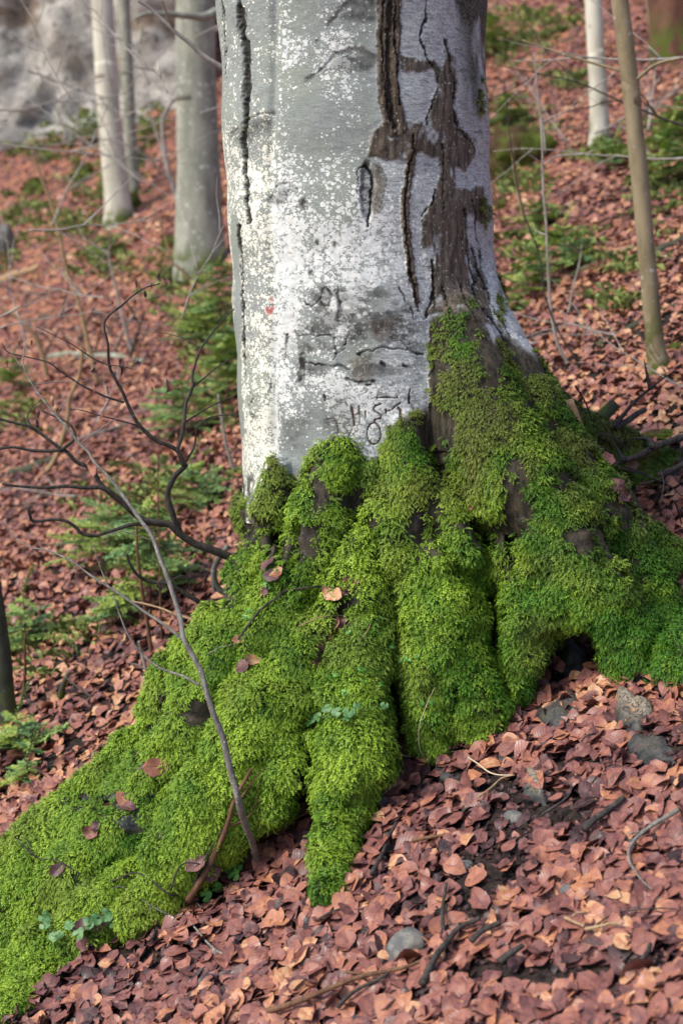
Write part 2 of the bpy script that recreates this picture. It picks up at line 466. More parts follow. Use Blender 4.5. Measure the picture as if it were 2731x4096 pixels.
near = np.abs(S) < 0.09
ii = np.argwhere(near)
pp = lo + ii * H
th_ = np.arctan2(pp[:, 0] - .1, -(pp[:, 1] - 5.0)); rr_ = np.hypot(pp[:, 0] - .1, pp[:, 1] - 5.0)
rid = vnoise(np.stack([th_ * 4.2 + .5 * fbm(pp, 3, 2, 15), rr_ * 1.3, pp[:, 2] * 1.3], -1), 1.0, 23)
S[near] += 0.050 * np.exp(-(rid / .15) ** 2) - .016 * np.abs(rid) + 0.024 * fbm(pp, 7.5, 2, 5) + 0.028 * fbm(pp, 16, 2, 8) + .006 * vnoise(pp, 45, 9)
S += np.clip((gxs[2] - ZSEAM + 0.03) / 0.08, 0, 1)[None, None, :] * 0.02      # slips under the trunk's own skin
CREV = [([(1003, 960), (1006, 1080), (1004, 1210)], 8, .055), ([(868, 1080), (862, 1180), (858, 1290)], 8, .055), ([(1165, 1160), (1172, 1230), (1182, 1310)], 9, .06), ([(668, 1120), (655, 1200), (640, 1285)], 10, .04),
        ([(800, 1340), (785, 1420), (745, 1480), (715, 1530)], 13, .03), ([(1150, 1330), (1142, 1420), (1148, 1500), (1160, 1590)], 8, .05), ([(905, 1530), (900, 1620), (905, 1700)], 8, .04), ([(690, 1640), (702, 1760), (705, 1870)], 9, .05),
        ([(520, 1340), (500, 1390)], 14, .03), ([(1375, 1160), (1420, 1230), (1458, 1310), (1475, 1380)], 7, .04), ([(400, 1500), (388, 1600), (360, 1680)], 8, .03), ([(420, 1760), (330, 1850), (240, 1850)], 12, .035), ([(1050, 1560), (1040, 1640), (1030, 1700)], 7, .035), ([(640, 1560), (560, 1660), (480, 1790)], 7, .025)]
def line_px(pts, u, v):
    best = np.full(len(u), 1e9)
    for (ax_, ay), (bx, by) in zip(pts[:-1], pts[1:]):
        dx, dy = bx - ax_, by - ay
        t = np.clip(((u - ax_) * dx + (v - ay) * dy) / (dx * dx + dy * dy), 0, 1)
        best = np.minimum(best, np.hypot(u - ax_ - t * dx, v - ay - t * dy))
    return best
pu, pv_, _ = project(pp); pu = pu + 7 * fbm(pp, 14, 2, 401)
cadd = np.zeros(len(pp))
for pts, wd, dep in CREV: cadd = np.maximum(cadd, dep * np.exp(-(line_px(pts, pu, pv_) / wd) ** 2))
S[near] += cadd * (pp[:, 1] < 5.0)
def surface_nets(S, lo, H):
    ins = S < 0
    c = np.zeros(np.array(S.shape) - 1, np.uint8)
    offs = [(a, b, d) for a in (0, 1) for b in (0, 1) for d in (0, 1)]
    for a, b, d in offs:
        c += ins[a:S.shape[0] - 1 + a, b:S.shape[1] - 1 + b, d:S.shape[2] - 1 + d]
    act = (c > 0) & (c < 8)
    cell = np.argwhere(act)
    vid = np.full(act.shape, -1, np.int64); vid[act] = np.arange(len(cell))
    val = {o: S[cell[:, 0] + o[0], cell[:, 1] + o[1], cell[:, 2] + o[2]] for o in offs}
    acc = np.zeros((len(cell), 3)); cnt = np.zeros(len(cell))
    for o in offs:
        for axn in range(3):
            if o[axn] == 0:
                o2 = list(o); o2[axn] = 1; o2 = tuple(o2)
                v0, v1 = val[o], val[o2]
                cr = (v0 < 0) != (v1 < 0)
                t = np.where(cr, v0 / np.where(cr, v0 - v1, 1), 0)
                pos = np.array(o, float) + np.zeros((len(cell), 3)); pos[:, axn] += t
                acc[cr] += pos[cr]; cnt[cr] += 1
    V = lo + (cell + acc / np.maximum(cnt, 1)[:, None]) * H
    Q = []
    for axn in range(3):
        b, d = (axn + 1) % 3, (axn + 2) % 3
        s0 = [slice(None)] * 3; s1 = [slice(None)] * 3
        s0[axn] = slice(0, -1); s1[axn] = slice(1, None)
        A, B = ins[tuple(s0)], ins[tuple(s1)]
        e = np.argwhere(A != B)
        e = e[(e[:, b] > 0) & (e[:, d] > 0) & (e[:, b] < S.shape[b] - 1) & (e[:, d] < S.shape[d] - 1)]
        eb = np.zeros(3, int); eb[b] = 1; ed = np.zeros(3, int); ed[d] = 1
        q = np.stack([vid[tuple((e - eb - ed).T)], vid[tuple((e - ed).T)], vid[tuple(e.T)], vid[tuple((e - eb).T)]], -1)
        fl = ~A[tuple(e.T)]
        q[fl] = q[fl][:, ::-1]
        Q.append(q)
    return V, np.vstack(Q)
RV, RF = surface_nets(S, lo, H)

# ---- trunk skin: fine polar sheet round the axis
def axis_at(z):
    zs = np.array([a[2] for a in ax])[::-1]
    return np.stack([np.interp(z, zs, np.array([a[i] for a in ax])[::-1]) for i in (0, 1)], -1)
ztop = P(806, -70, 4.55)[2]; zbot = P(850, 1215, 4.55)[2]
zc = np.linspace(zbot - .02, ax[1][2], 150); tc = np.linspace(-math.pi, math.pi, 241)
TT, ZZ = np.meshgrid(tc, zc)
axc = axis_at(ZZ)
R_ = np.full(TT.shape, 1.25)
for it in range(26):
    p = np.stack([axc[..., 0] + R_ * np.sin(TT), axc[..., 1] - R_ * np.cos(TT), ZZ], -1)
    dd = sdf(p, False)
    R_ = np.maximum(R_ - dd * 0.85, 0.2)
front = np.concatenate([np.linspace(-math.pi, -1.9, 30)[:-1], np.linspace(-1.9, 1.9, 530), np.linspace(1.9, math.pi, 30)[1:-1]])
rows = np.concatenate([np.linspace(zbot, ztop, 545), np.linspace(ztop, 8.5, 30)[1:]])
TF, ZF = np.meshgrid(front, rows)
ti = np.clip((TF + math.pi) / (2 * math.pi) * 240, 0, 239.999); zi = np.clip((ZF - zc[0]) / (zc[-1] - zc[0]) * 149, 0, 148.999)
t0, z0 = ti.astype(int), zi.astype(int); tf, zf = ti - t0, zi - z0
R = (R_[z0, t0] * (1 - tf) * (1 - zf) + R_[z0, t0 + 1] * tf * (1 - zf) + R_[z0 + 1, t0] * (1 - tf) * zf + R_[z0 + 1, t0 + 1] * tf * zf)
axf = axis_at(np.minimum(ZF, ax[0][2]))
def polar(R): return np.stack([axf[..., 0] + R * np.sin(TF), axf[..., 1] - R * np.cos(TF), ZF], -1)
TP = polar(R).reshape(-1, 3)
U, Vv, D_ = project(TP)
facing = (np.cos(TF) > 0.03).ravel() | (np.abs(TF.ravel()) < 1.75)
wu = U + 5.5 * fbm(TP, 20, 3, 31) + 3.2 * fbm(TP, 60, 2, 37) + 2.6 * vnoise(TP, 150, 38)
wv = Vv + 8.0 * fbm(TP, 20, 3, 41) + 4.0 * fbm(TP, 70, 2, 43)
def line_d(pts, u=None, v=None):
    """distance to a line of picture positions, and how far along it"""
    u = wu if u is None else u; v = wv if v is None else v
    best = np.full(len(u), 1e9); par = np.zeros(len(u)); n = len(pts) - 1
    for i in range(n):
        (ax_, ay), (bx, by) = pts[i], pts[i + 1]
        dx, dy = bx - ax_, by - ay
        t = np.clip(((u - ax_) * dx + (v - ay) * dy) / (dx * dx + dy * dy + 1e-9), 0, 1)
        d = np.hypot(u - ax_ - t * dx, v - ay - t * dy)
        m = d < best; best[m] = d[m]; par[m] = (i + t[m]) / n
    return best, par
def poly_in(pts, u=None, v=None):
    u = wu if u is None else u; v = wv if v is None else v
    inside = np.zeros(len(u), bool); n = len(pts)
    for i in range(n):
        (x0, y0), (x1, y1) = pts[i], pts[(i + 1) % n]
        c = ((y0 > v) != (y1 > v)) & (u < (x1 - x0) * (v - y0) / (y1 - y0 + 1e-12) + x0)
        inside ^= c
    d, _ = line_d(list(pts) + [pts[0]], u, v)
    return np.where(inside, d, -d)
N_ = len(U)
crack = np.zeros(N_); brown = np.zeros(N_); scuff = np.zeros(N_); red = np.zeros(N_); disp = np.zeros(N_); film = np.zeros(N_); carve = np.zeros(N_); pit = np.zeros(N_)
def add_crack(pts, w0, w1, depth=.006, dark=1.0):
    d, t = line_d(pts); wd = (w0 + (w1 - w0) * t) * (.62 + .45 * vnoise(TP, 30, 47))
    m = sstep(1.3, 0.5, d / wd) * facing
    np.maximum(crack, m * dark, out=crack)
    disp[:] -= depth * sstep(1.1, 0.2, d / wd) * facing
def add_scar(pts, w0, w1, raise_=.006):
    """long wound healed with rough brown bark, black along its middle seam"""
    d, t = line_d(pts); wd = w0 + (w1 - w0) * t
    m = sstep(1.08, 0.85, d / wd) * facing
    np.maximum(brown, m, out=brown)
    disp[:] += m * raise_ * (0.6 + 0.9 * fbm(TP * np.array([1, 1, .25]), 60, 2, 51)) - .011 * sstep(.32, .05, d / wd) * facing
    np.maximum(crack, sstep(.36, .12, d / wd) * .85 * facing, out=crack)
    np.maximum(crack, sstep(.12, .03, np.abs(d / wd - .96)) * .6 * facing, out=crack)
# the fold that parts the lit left flute from the front of the trunk
dF, _ = line_d([(628, -80), (630, 100), (618, 420), (622, 600), (632, 800), (628, 1040)], U, Vv)
disp -= .012 * np.exp(-(dF / 9) ** 2) * facing
leftflute = facing * sstep(632, 615, U + 0.012 * 0)
# left crack pair
L1 = [(546, -80), (550, 20), (557, 70), (562, 130), (565, 200), (562, 260), (559, 330), (565, 400), (570, 450), (576, 512)]
add_crack(L1, 14, 7, .016)
add_crack([(511, -80), (515, 100), (519, 185)], 3.5, 1.5, .006)
add_crack([(548, 520), (556, 600), (556, 690), (561, 780), (566, 860)], 8.0, 3, .008)
d, t = line_d([(538, 500), (543, 640), (549, 830), (553, 1000)]); greystrip = sstep(9, 6, d) * facing
# the big brown wound, its continuation, and the fissured brown field
add_scar([(893, -80), (893, 60), (889, 160), (893, 230), (908, 290)], 27, 24, .008)
add_crack([(908, -60), (905, 60), (911, 160), (915, 240)], 3, 4, .008)
add_crack([(880, -60), (878, 60), (877, 160), (888, 250), (905, 300)], 3, 3, .006)
add_scar(c5((1092, 735), (1075, 880), (1052, 1050), (1042, 1200), (1058, 1350), (1085, 1480), (1112, 1625)), 11, 8, .006)
patchA = c5((930, 660), (1060, 650), (1150, 690), (1230, 760), (1290, 860), (1200, 860), (1110, 830), (1040, 870), (950, 870), (840, 840), (870, 720))
patchB = c5((1268, 225), (1295, 350), (1328, 450), (1316, 600), (1350, 690), (1410, 760), (1432, 850), (1385, 925), (1325, 905), (1318, 1010), (1400, 1025), (1478, 1015), (1500, 1190),
            (1425, 1205), (1385, 1150), (1375, 1200), (1400, 1380), (1450, 1440), (1500, 1560), (1530, 1760), (1470, 1760), (1300, 1720), (1180, 1700), (1195, 1560), (1172, 1430), (1128, 1330),
            (1130, 1230), (1172, 1140), (1212, 1040), (1228, 960), (1228, 790), (1180, 730), (1155, 690), (1180, 560), (1220, 470), (1180, 380), (1010, 390), (1020, 310), (1180, 330), (1245, 370))
for pl in (patchA, patchB):
    m = sstep(-4, 5, poly_in(pl) + 7 * fbm(TP, 40, 3, 57)) * facing
    np.maximum(brown, m * .95 * sstep(-.55, -.25, fbm(TP * np.array([1, 1, .6]), 26, 3, 58)), out=brown)
    disp += m * .003
for pts, a, b in ((((1170, -60), (1165, 100), (1140, 150), (1140, 220), (1160, 300), (1180, 355), (1222, 390), (1225, 450)), 4.5, 4), (((1268, 225), (1285, 350), (1312, 450), (1310, 600), (1330, 700), (1402, 765), (1425, 850)), 4.5, 2.5),
                  (((1250, 780), (1250, 950), (1262, 1140)), 3.5, 2.5), (((1212, 1040), (1190, 1120), (1150, 1165), (1130, 1250)), 3.5, 2), (((1370, 1150), (1388, 1300), (1392, 1450), (1430, 1560)), 5, 4.5),
                  (((1415, 1090), (1430, 1200), (1445, 1330), (1470, 1460), (1500, 1545)), 4, 3), (((1195, 1420), (1205, 1540), (1200, 1640)), 4, 5), (((1230, 480), (1190, 560), (1165, 680)), 2.5, 2.5), (((1410, 1340), (1440, 1450), (1480, 1580)), 6, 4)):
    add_crack(c5(*pts), a, b, .008)
for pts, a, b in ((((1290, 60), (1330, 150), (1380, 225), (1440, 300), (1485, 380)), 4.5, 4), (((1340, 20), (1380, 120), (1440, 230), (1500, 330)), 3, 3), (((1090, 0), (1078, 100), (1050, 225)), 4, 5), (((1125, 60), (1150, 130), (1185, 200)), 4, 3), (((1220, 20), (1250, 110), (1300, 220)), 3, 3)):
    add_crack(c6(*pts), a, b, .008)
# eyebrow scars of old branches: dark bow above, scuffed grey below
def eyebrow(pts, below, w=5, dk=.6):
    w = w * 1.5
    d, t = line_d(pts); w = w * (1.25 + 1.1 * vnoise(TP, 28, 49))
    np.maximum(crack, sstep(1.5, .2, d / w) * dk * facing, out=crack)
    disp[:] -= .003 * sstep(1.2, .2, d / w) * facing
    m = sstep(-8, 12, poly_in(below) + 14 * fbm(TP, 26, 3, 50)) * facing
    np.maximum(scuff, m, out=scuff)
eyebrow(c5((520, 430), (600, 370), (680, 290), (740, 275), (820, 280), (890, 312)), c5((560, 410), (690, 295), (760, 285), (890, 310), (890, 390), (800, 400), (730, 410), (640, 400)), 4)
eyebrow(c5((640, 120), (690, 60), (760, 10), (800, -40)), c5((700, 80), (780, -40), (910, -60), (900, 90), (820, 130), (740, 130)), 4)
eyebrow(c5((100, 740), (180, 660), (260, 615), (320, 612)), c5((110, 745), (190, 665), (320, 620), (318, 700), (200, 760), (120, 785)), 2.5, .5)
eyebrow(c5((308, 1080), (320, 1030), (360, 1003), (410, 1003), (445, 1045)), c5((310, 1080), (350, 1010), (420, 1010), (440, 1080), (380, 1110), (330, 1120)), 2.5, .55)
for cpt, rx, ry in ((c5((492, 1105))[0], 9, 13), (c5((662, 1340))[0], 4.5, 6), (c5((535, 1480))[0], 5, 11), (c5((570, 1325))[0], 6, 9), (c5((570, 222))[0], 4, 3)):
    m = np.exp(-(((wu - cpt[0]) / rx) ** 2 + ((wv - cpt[1]) / ry) ** 2) ** 1.5) * facing
    np.maximum(crack, m * .8, out=crack); np.maximum(scuff, m, out=scuff)
# the slit knot
kn = c5((842, 1040))[0]
m = sstep(1.15, .9, np.hypot((wu - kn[0]) / 15, (wv - kn[1]) / 68)) * facing
np.maximum(scuff, m, out=scuff); disp -= .010 * m
add_crack(c5((800, 920), (835, 893), (862, 940), (866, 1050), (858, 1150), (838, 1235)), 5.5, 4, .008)
add_crack(c5((795, 930), (788, 1050), (783, 1160)), 2.2, 1.6, .003)
m = sstep(-2, 4, poly_in(c5((868, 890), (930, 905), (945, 980), (925, 1090), (935, 1150), (870, 1175), (865, 1050)))) * facing
np.maximum(brown, m * .7, out=brown)
# scuffed and knifed zone above the moss
sc = sstep(-30, 40, poly_in([(690, 650), (780, 640), (900, 660), (975, 700), (970, 830), (900, 880), (780, 860), (690, 880), (660, 800)])) * facing
scuff = np.maximum(scuff, sc * sstep(-.10, .16, fbm(TP * np.array([1, 1, 1.7]), 17, 4, 61)))
scuff = np.maximum(scuff, sstep(-40, 20, poly_in([(632, 880), (760, 880), (820, 960), (740, 1060), (640, 1080)])) * facing * .8 * sstep(-.4, .2, fbm(TP, 12, 3, 67)))
for pts, a, b in ((((590, 50), (600, 150), (590, 240)), 3.2, 5), (((400, 130), (450, 165), (505, 110)), 2, 2), (((545, 80), (580, 120), (600, 60)), 1.5, 1.5), (((405, 425), (400, 480), (375, 560)), 9, 6),
                  (((325, 310), (320, 370), (318, 440)), 2, 2), (((420, 465), (520, 470), (640, 490)), 2, 3.5), (((640, 545), (700, 560), (780, 555)), 7, 5), (((740, 575), (770, 575)), 4, 2), (((380, 310), (480, 320), (560, 315)), 1.5, 1.5),
                  (((700, 415), (800, 380), (900, 385), (1030, 410)), 3, 2.5), (((905, 60), (930, 120), (945, 150)), 2, 1.2), (((970, 170), (990, 225)), 2, 1), (((970, -30), (990, 100), (1015, 185)), 5, 2), (((820, 465), (835, 470)), 5, 4), (((930, 470), (945, 475)), 5, 4),
                  (((120, 600), (150, 640), (110, 700)), 1.3, 1.3), (((140, 730), (155, 740), (140, 800)), 1.6, 1.6), (((165, 820), (185, 790), (195, 830)), 1.8, 1.2), (((960, 600), (955, 660), (985, 690)), 1.6, 2.5), (((240, 540), (238, 620)), 1, 1), (((575, 320), (580, 420), (630, 370)), 2, 1.5), (((520, 630), (525, 660)), 3, 2), (((640, 320), (600, 400), (560, 450)), 1.6, 1.2)):
    add_crack(c6(*pts), a * 1.7, b * 1.7, .004, .55 + .45 * sstep(-.25, .25, vnoise(TP, 38, 48)))
eye = c6((530, 118))[0]
e = np.hypot((wu - eye[0]) / 13, (wv - eye[1]) / 21)
crack = np.maximum(crack, sstep(.28, .1, np.abs(e - .95)) * .85 * facing); scuff = np.maximum(scuff, sstep(1, .8, e) * facing)
for pl in (c6((760, 235), (890, 225), (895, 330), (800, 345), (750, 320)), c6((650, 430), (760, 400), (780, 520), (690, 560), (640, 500))):
    brown = np.maximum(brown, .6 * sstep(-6, 8, poly_in(pl) + 14 * fbm(TP, 25, 3, 59)) * facing)
# knife-cut letters
def cut(pts, a, b): 
    d, t = line_d(z5(*pts), U + .12 * (wu - U), Vv + .12 * (wv - Vv)); wd = a + (b - a) * t
    np.maximum(carve, sstep(1.25, .6, d / wd) * facing, out=carve)
    disp[:] -= .003 * sstep(1.2, .3, d / wd) * facing
cut(((368, 448), (385, 560), (405, 700)), 3.2, 2.4); cut(((470, 430), (474, 540), (481, 660)), 1.9, 1.2); cut(((400, 552), (470, 545)), 1.3, 1.3)
cut(((562, 510), (560, 560), (556, 632)), 2.7, 1.0)
cut(((775, 405), (735, 420), (700, 425), (677, 470), (690, 505), (745, 535), (785, 560), (785, 600), (735, 612), (692, 628), (692, 660)), 2.2, 2.0)
cut(((850, 480), (850, 535)), 2.4, 2.0); cut(((850, 500), (915, 497), (960, 455), (1000, 420), (1050, 392)), 1.3, 2.2)
cut(((1015, 455), (1050, 485), (1052, 600), (1042, 740), (1040, 880)), 2.6, 6.5)
oa = np.linspace(0, 2 * np.pi, 26)
cut([(680 + 97 * math.cos(a), 818 + 147 * math.sin(a)) for a in oa], 2.0, 2.0)
cut(((1178, 205), (1165, 300), (1170, 390)), 1.0, 3.2); cut(((20, 620), (100, 602), (148, 650), (185, 750), (172, 815)), 1.5, 1.2); cut(((380, 710), (372, 770), (325, 850)), 1.0, 1.0)
cut(((720, 330), (735, 265)), 1.6, 1.0); cut(((740, 318), (860, 312), (1000, 318)), 2.2, 1.6); cut(((1000, 285), (1002, 325)), 1.4, 1.4); cut(((590, 140), (640, 130)), 3, 2)
# trail blaze: a faded red dab
rp = c6((229, 155))[0]
red = sstep(1.1, .7, np.hypot((wu - rp[0]) / 7.5, (wv - rp[1]) / 24)) * facing * sstep(-.3, .05, fbm(TP, 45, 2, 71))
# white lichen: thick low and on the left flute, speckled higher, thin film on the right
ln = fbm(TP * np.array([1, 1, 1.3]), 7, 3, 82)
lich = .45 + .23 * sstep(300, 450, Vv + 70 * fbm(TP, 4, 2, 81)) - .30 * sstep(860, 1000, Vv) * sstep(800, 690, U) * sstep(630, 650, U)
lich = np.where(U < 624, .42 + .22 * sstep(150, 450, Vv), lich) + .30 * ln
lich += .16 * np.exp(-(((U - 650) / 40) ** 2)) + .20 * np.exp(-(((U - 760) / 40) ** 2 + ((Vv - 120) / 120) ** 2))
lich -= .26 * np.exp(-(((U - 720) / 75) ** 2 + ((Vv - 250) / 55) ** 2)) + .22 * np.exp(-(((U - 700) / 70) ** 2 + ((Vv - 30) / 60) ** 2))
film = sstep(840, 905, U + 22 * fbm(TP, 9, 2, 83)) * facing
lich = lich - .24 * film * sstep(900, 500, Vv)
lich = lich - greystrip * .5 - .24 * sc * sstep(-.25, .15, fbm(TP, 9, 3, 84))
lich = np.where(facing, lich, .45)
# dark algae stain at the very right edge and top right
stain = (sstep(1035, 1085, U + 14 * fbm(TP, 8, 3, 85)) * sstep(330, 180, Vv) + sstep(990, 1060, U) * sstep(70, 0, Vv) * .9) * facing * sstep(-.35, .15, fbm(TP * np.array([1, 1, .5]), 15, 3, 87))
stain = np.maximum(stain, sstep(1015, 1030, U) * sstep(1052, 1040, U) * sstep(95, 110, Vv) * sstep(330, 250, Vv) * .8 * sstep(-.2, .2, fbm(TP, 40, 2, 89)))
stain = np.maximum(stain, sstep(1080, 1100, Vv) * sstep(640, 560, U) * facing * sstep(-.2, .2, fbm(TP, 30, 2, 90)))
# moss line of the trunk
MOSSLINE = [(500, 1230), (556, 1215), (575, 1170), (600, 1125), (622, 1045), (634, 1050), (650, 1095), (690, 1105), (712, 1045), (735, 1018), (770, 1003), (820, 1022), (850, 1062), (872, 1040), (885, 1000), (915, 960), (945, 945), (985, 935), (968, 850), (972, 760), (1000, 722), (1060, 702), (1100, 722), (1130, 780), (1158, 760), (1200, 800), (1400, 900)]
ml = np.interp(wu, [a for a, b in MOSSLINE], [b for a, b in MOSSLINE])
mossT = sstep(-14, 22, wv - ml)
brown = np.maximum(brown, mossT * .95)
for (cu, cv_, ru, rv) in ((1101, 228, 7, 40), (1106, 492, 12, 22), (882, 346, 12, 10), (1150, 700, 8, 60), (565, 300, 4, 20), (574, 490, 4, 14), (1060, 690, 30, 14)):
    mossT = np.maximum(mossT, .8 * np.exp(-(((U - cu) / ru) ** 2 + ((Vv - cv_) / rv) ** 2)))
rough_n = fbm(TP * np.array([1, 1, .35]), 55, 3, 91)
disp += brown * .0045 * rough_n + .0022 * fbm(TP * np.array([1, 1, 1.6]), 16, 3, 93) * (1 - brown) + .006 * fbm(TP, 4, 2, 95)
disp *= np.where(ZF.ravel() > ztop + .2, .3, 1)
# tuck the lower rim in under the root skin
disp -= sstep(ZSEAM - .005, zbot, ZF.ravel()) * .03
TP = polar(R + disp.reshape(R.shape)).reshape(-1, 3)
nr, nc = TF.shape
idx = np.arange(nr * nc).reshape(nr, nc)
idw = np.concatenate([idx, idx[:, :1]], 1)
TFc = np.stack([idw[:-1, :-1], idw[:-1, 1:], idw[1:, 1:], idw[1:, :-1]], -1).reshape(-1, 4)

# trunk material
M = NT("old_beech_bark_mat", 0.8, 0.25)
A = {k_: M.attr(k_) for k_ in ("crack", "brown", "scuff", "red", "lichen", "film", "carve", "stain", "flute", "mossbark")}
strv = M.scaled((11, 11, 60)); fine = M.math('ADD', M.math('MULTIPLY', M.noise(3.2, 5, 0.7, strv), 0.6), M.math('MULTIPLY', M.noise(170, 3, 0.6), 0.4))
hor = M.noise(16, 5, 0.7, M.scaled((1, 1, 3.5)))
nbig = M.noise(3.5, 3, 0.5)
grey = M.mix(M.rng(fine, 0.36, 0.64), (0.185, 0.215, 0.220), (0.315, 0.350, 0.345))
grey = M.mix(M.rng(nbig, 0.4, 0.65, 0, 0.5), grey, (0.27, 0.315, 0.255))
filmc = M.mix(M.rng(fine, 0.38, 0.60), (0.24, 0.27, 0.285), (0.53, 0.575, 0.59))
filmc = M.mix(M.rng(hor, 0.52, 0.68), filmc, (0.17, 0.19, 0.21))
base = M.mix(A["film"], grey, filmc)
# lichen: round crusts of two sizes whose radius follows the lichen amount
wob = M.n("ShaderNodeVectorMath", operation='MULTIPLY_ADD'); M.put(wob.inputs[0], M.noise(85, 3, 0.6, None, "Color")); wob.inputs[1].default_value = (.014, .014, .014); M.put(wob.inputs[2], M.scaled((1, 1, 1.25)))
lam = M.math('ADD', A["lichen"], M.rng(M.noise(21, 4, 0.65), 0.25, 0.75, -0.24, 0.24, False))
def crust(scale, k0, k1):
    x_ = M.n("ShaderNodeTexVoronoi", feature='F1'); M.put(x_.inputs["Vector"], wob.outputs[0]); x_.inputs["Scale"].default_value = scale
    sp_ = M.n("ShaderNodeSeparateColor"); M.put(sp_.inputs[0], x_.outputs["Color"])
    rad_ = M.math('MULTIPLY', M.rng(lam, k0, k1, -0.12, 1.05, False), M.math('ADD', 0.30, M.math('MULTIPLY', sp_.outputs[0], 0.70)))
    return M.rng(M.math('SUBTRACT', rad_, x_.outputs["Distance"]), -0.05, 0.05)
lmask = M.math('MAXIMUM', M.math('MAXIMUM', crust(60, 0.15, 0.95), crust(120, 0.26, 0.95)), M.math('MULTIPLY', crust(230, 0.22, 1.25), 0.65))
lmask = M.math('MULTIPLY', lmask, M.math('SUBTRACT', 1.0, M.math('MULTIPLY', A["scuff"], 0.62)))
nl = M.noise(40, 4, 0.65)
lichc = M.mix(A["flute"], M.mix(M.rng(M.noise(60, 3, 0.6), 0.35, 0.7), (0.58, 0.63, 0.65), (0.80, 0.82, 0.80)), (0.76, 0.775, 0.70))
base = M.mix(M.math('MULTIPLY', A["scuff"], 0.9), base, M.mix(M.rng(nl, 0.35, 0.62), (0.045, 0.050, 0.050), (0.15, 0.16, 0.155)))
base = M.mix(lmask, base, lichc)
stc = M.mix(M.rng(M.noise(120, 3, 0.6), 0.40, 0.6), (0.025, 0.027, 0.022), (0.12, 0.13, 0.11))
base = M.mix(A["stain"], base, stc)
bv = M.scaled((1, 1, 0.22)); bn = M.noise(60, 5, 0.7, bv)
brc = M.mix(M.rng(bn, 0.36, 0.68), (0.042, 0.031, 0.024), (0.170, 0.135, 0.098))
brc = M.mix(M.rng(M.noise(95, 3, 0.6), 0.60, 0.68, 0, 0.85), brc, (0.40, 0.43, 0.40))
base = M.mix(A["brown"], base, brc)
base = M.mix(M.math("MULTIPLY", A["mossbark"], 0.9), base, M.mix(M.rng(bn, 0.36, 0.68), (0.014, 0.014, 0.010), (0.060, 0.050, 0.032)))
base = M.mix(A["carve"], base, (0.055, 0.028, 0.020))
base = M.mix(M.math('MULTIPLY', A["crack"], 0.93), base, (0.008, 0.006, 0.005))
base = M.mix(M.math('MULTIPLY', A["red"], 0.85), base, (0.42, 0.075, 0.075))
M.col(base)
M.bump(M.math('ADD', M.math('ADD', M.math('MULTIPLY', fine, 0.35), M.math('MULTIPLY', lmask, 0.25)), M.math('MULTIPLY', M.math('MULTIPLY', bn, A["brown"]), 2.2)), 0.55, 0.004)
MAT_TRUNK = M.m
M = NT("root_bark_mat", 0.7, 0.35)
n1 = M.noise(24, 5, 0.65); n2 = M.noise(85, 4, 0.65)
c = M.mix(M.rng(n1, 0.38, 0.62), (0.016, 0.014, 0.012), (0.060, 0.048, 0.032))
c = M.mix(M.attr("bare"), c, M.mix(M.rng(n2, 0.4, 0.68), (0.042, 0.048, 0.054), (0.125, 0.130, 0.130)))
c = M.mix(M.attr("mossy"), c, M.mix(M.rng(n2, 0.35, 0.65), (0.014, 0.026, 0.005), (0.05, 0.075, 0.012)))
M.col(c); M.bump(n2, 0.7, 0.006)
MAT_ROOT = M.m

TREE = empty("beech_tree", (0.1, 5.0, float(G0(0.1, 5.0))))
tag(TREE, "huge old beech with cracked white-lichened trunk and moss-covered buttress roots", "tree")
tm = mesh_from("trunk", TP, TFc, True, [MAT_TRUNK], dict(crack=crack, brown=brown, scuff=scuff, red=red, lichen=lich, film=film, carve=carve, stain=stain, flute=leftflute, mossbark=mossT))
trunk = part("trunk", tm, TREE)

# ---- where moss grows on the roots
def tri_normals(V, F):
    a, b, c, d = (V[F[:, i]] for i in range(4))
    n = np.cross(c - a, d - b); ar = np.linalg.norm(n, axis=1)
    return n / np.maximum(ar, 1e-12)[:, None], ar * 0.5
RU, RVv, RD = project(RV)
BARE = [(1332, 1238, 38, 40), (518, 1362, 26, 22), (642, 1248, 48, 26), (958, 1205, 26, 60), (250, 1838, 62, 24), (300, 1880, 34, 26), (790, 1400, 24, 60), (745, 1470, 28, 26), (1455, 1310, 12, 40), (1172, 1240, 12, 60),
        (1008, 1100, 9, 120), (862, 1220, 10, 80), (870, 1960, 26, 50), (1060, 1760, 60, 34), (330, 2168, 60, 16), (1150, 1720, 60, 30), (240, 2190, 70, 26), (690, 1790, 8, 110), (1310, 1500, 62, 45), (330, 1760, 30, 14),
        (1000, 1180, 18, 70), (780, 1150, 22, 30), (700, 1250, 18, 40), (1390, 1190, 14, 14), (1140, 1420, 12, 60), (1400, 1250, 10, 30), (380, 1610, 16, 40), (905, 1690, 30, 10), (660, 1925, 60, 20)]
def bare_at(u, v):
    b = np.zeros(len(u))
    for cu, cv_, ru, rv in BARE: b = np.maximum(b, np.exp(-(((u - cu) / (ru * 1.2)) ** 2 + ((v - cv_) / (rv * 1.15)) ** 2)))
    for pts, wd, dep in CREV: b = np.maximum(b, np.exp(-(line_px(pts, u, v) / (wd * .9)) ** 2))
    return b
rg = RV[:, 2] - G0(RV[:, 0], RV[:, 1])
edge_n = fbm(RV, 9, 3, 121)
lowbare = sstep(.055, .02, rg + .03 * edge_n) * sstep(500, 900, RU)
up_n = sstep(-.02, .22, fbm(RV * np.array([1, 1, .5]), 13, 3, 123)) * sstep(1400, 1200, RVv) * .95
mossR = (1 - np.clip(1.25 * bare_at(RU + 14 * edge_n, RVv + 14 * edge_n), 0, 1)) * (1 - lowbare) * (1 - up_n) * sstep(-.75, -.35, fbm(RV, 7, 2, 127))
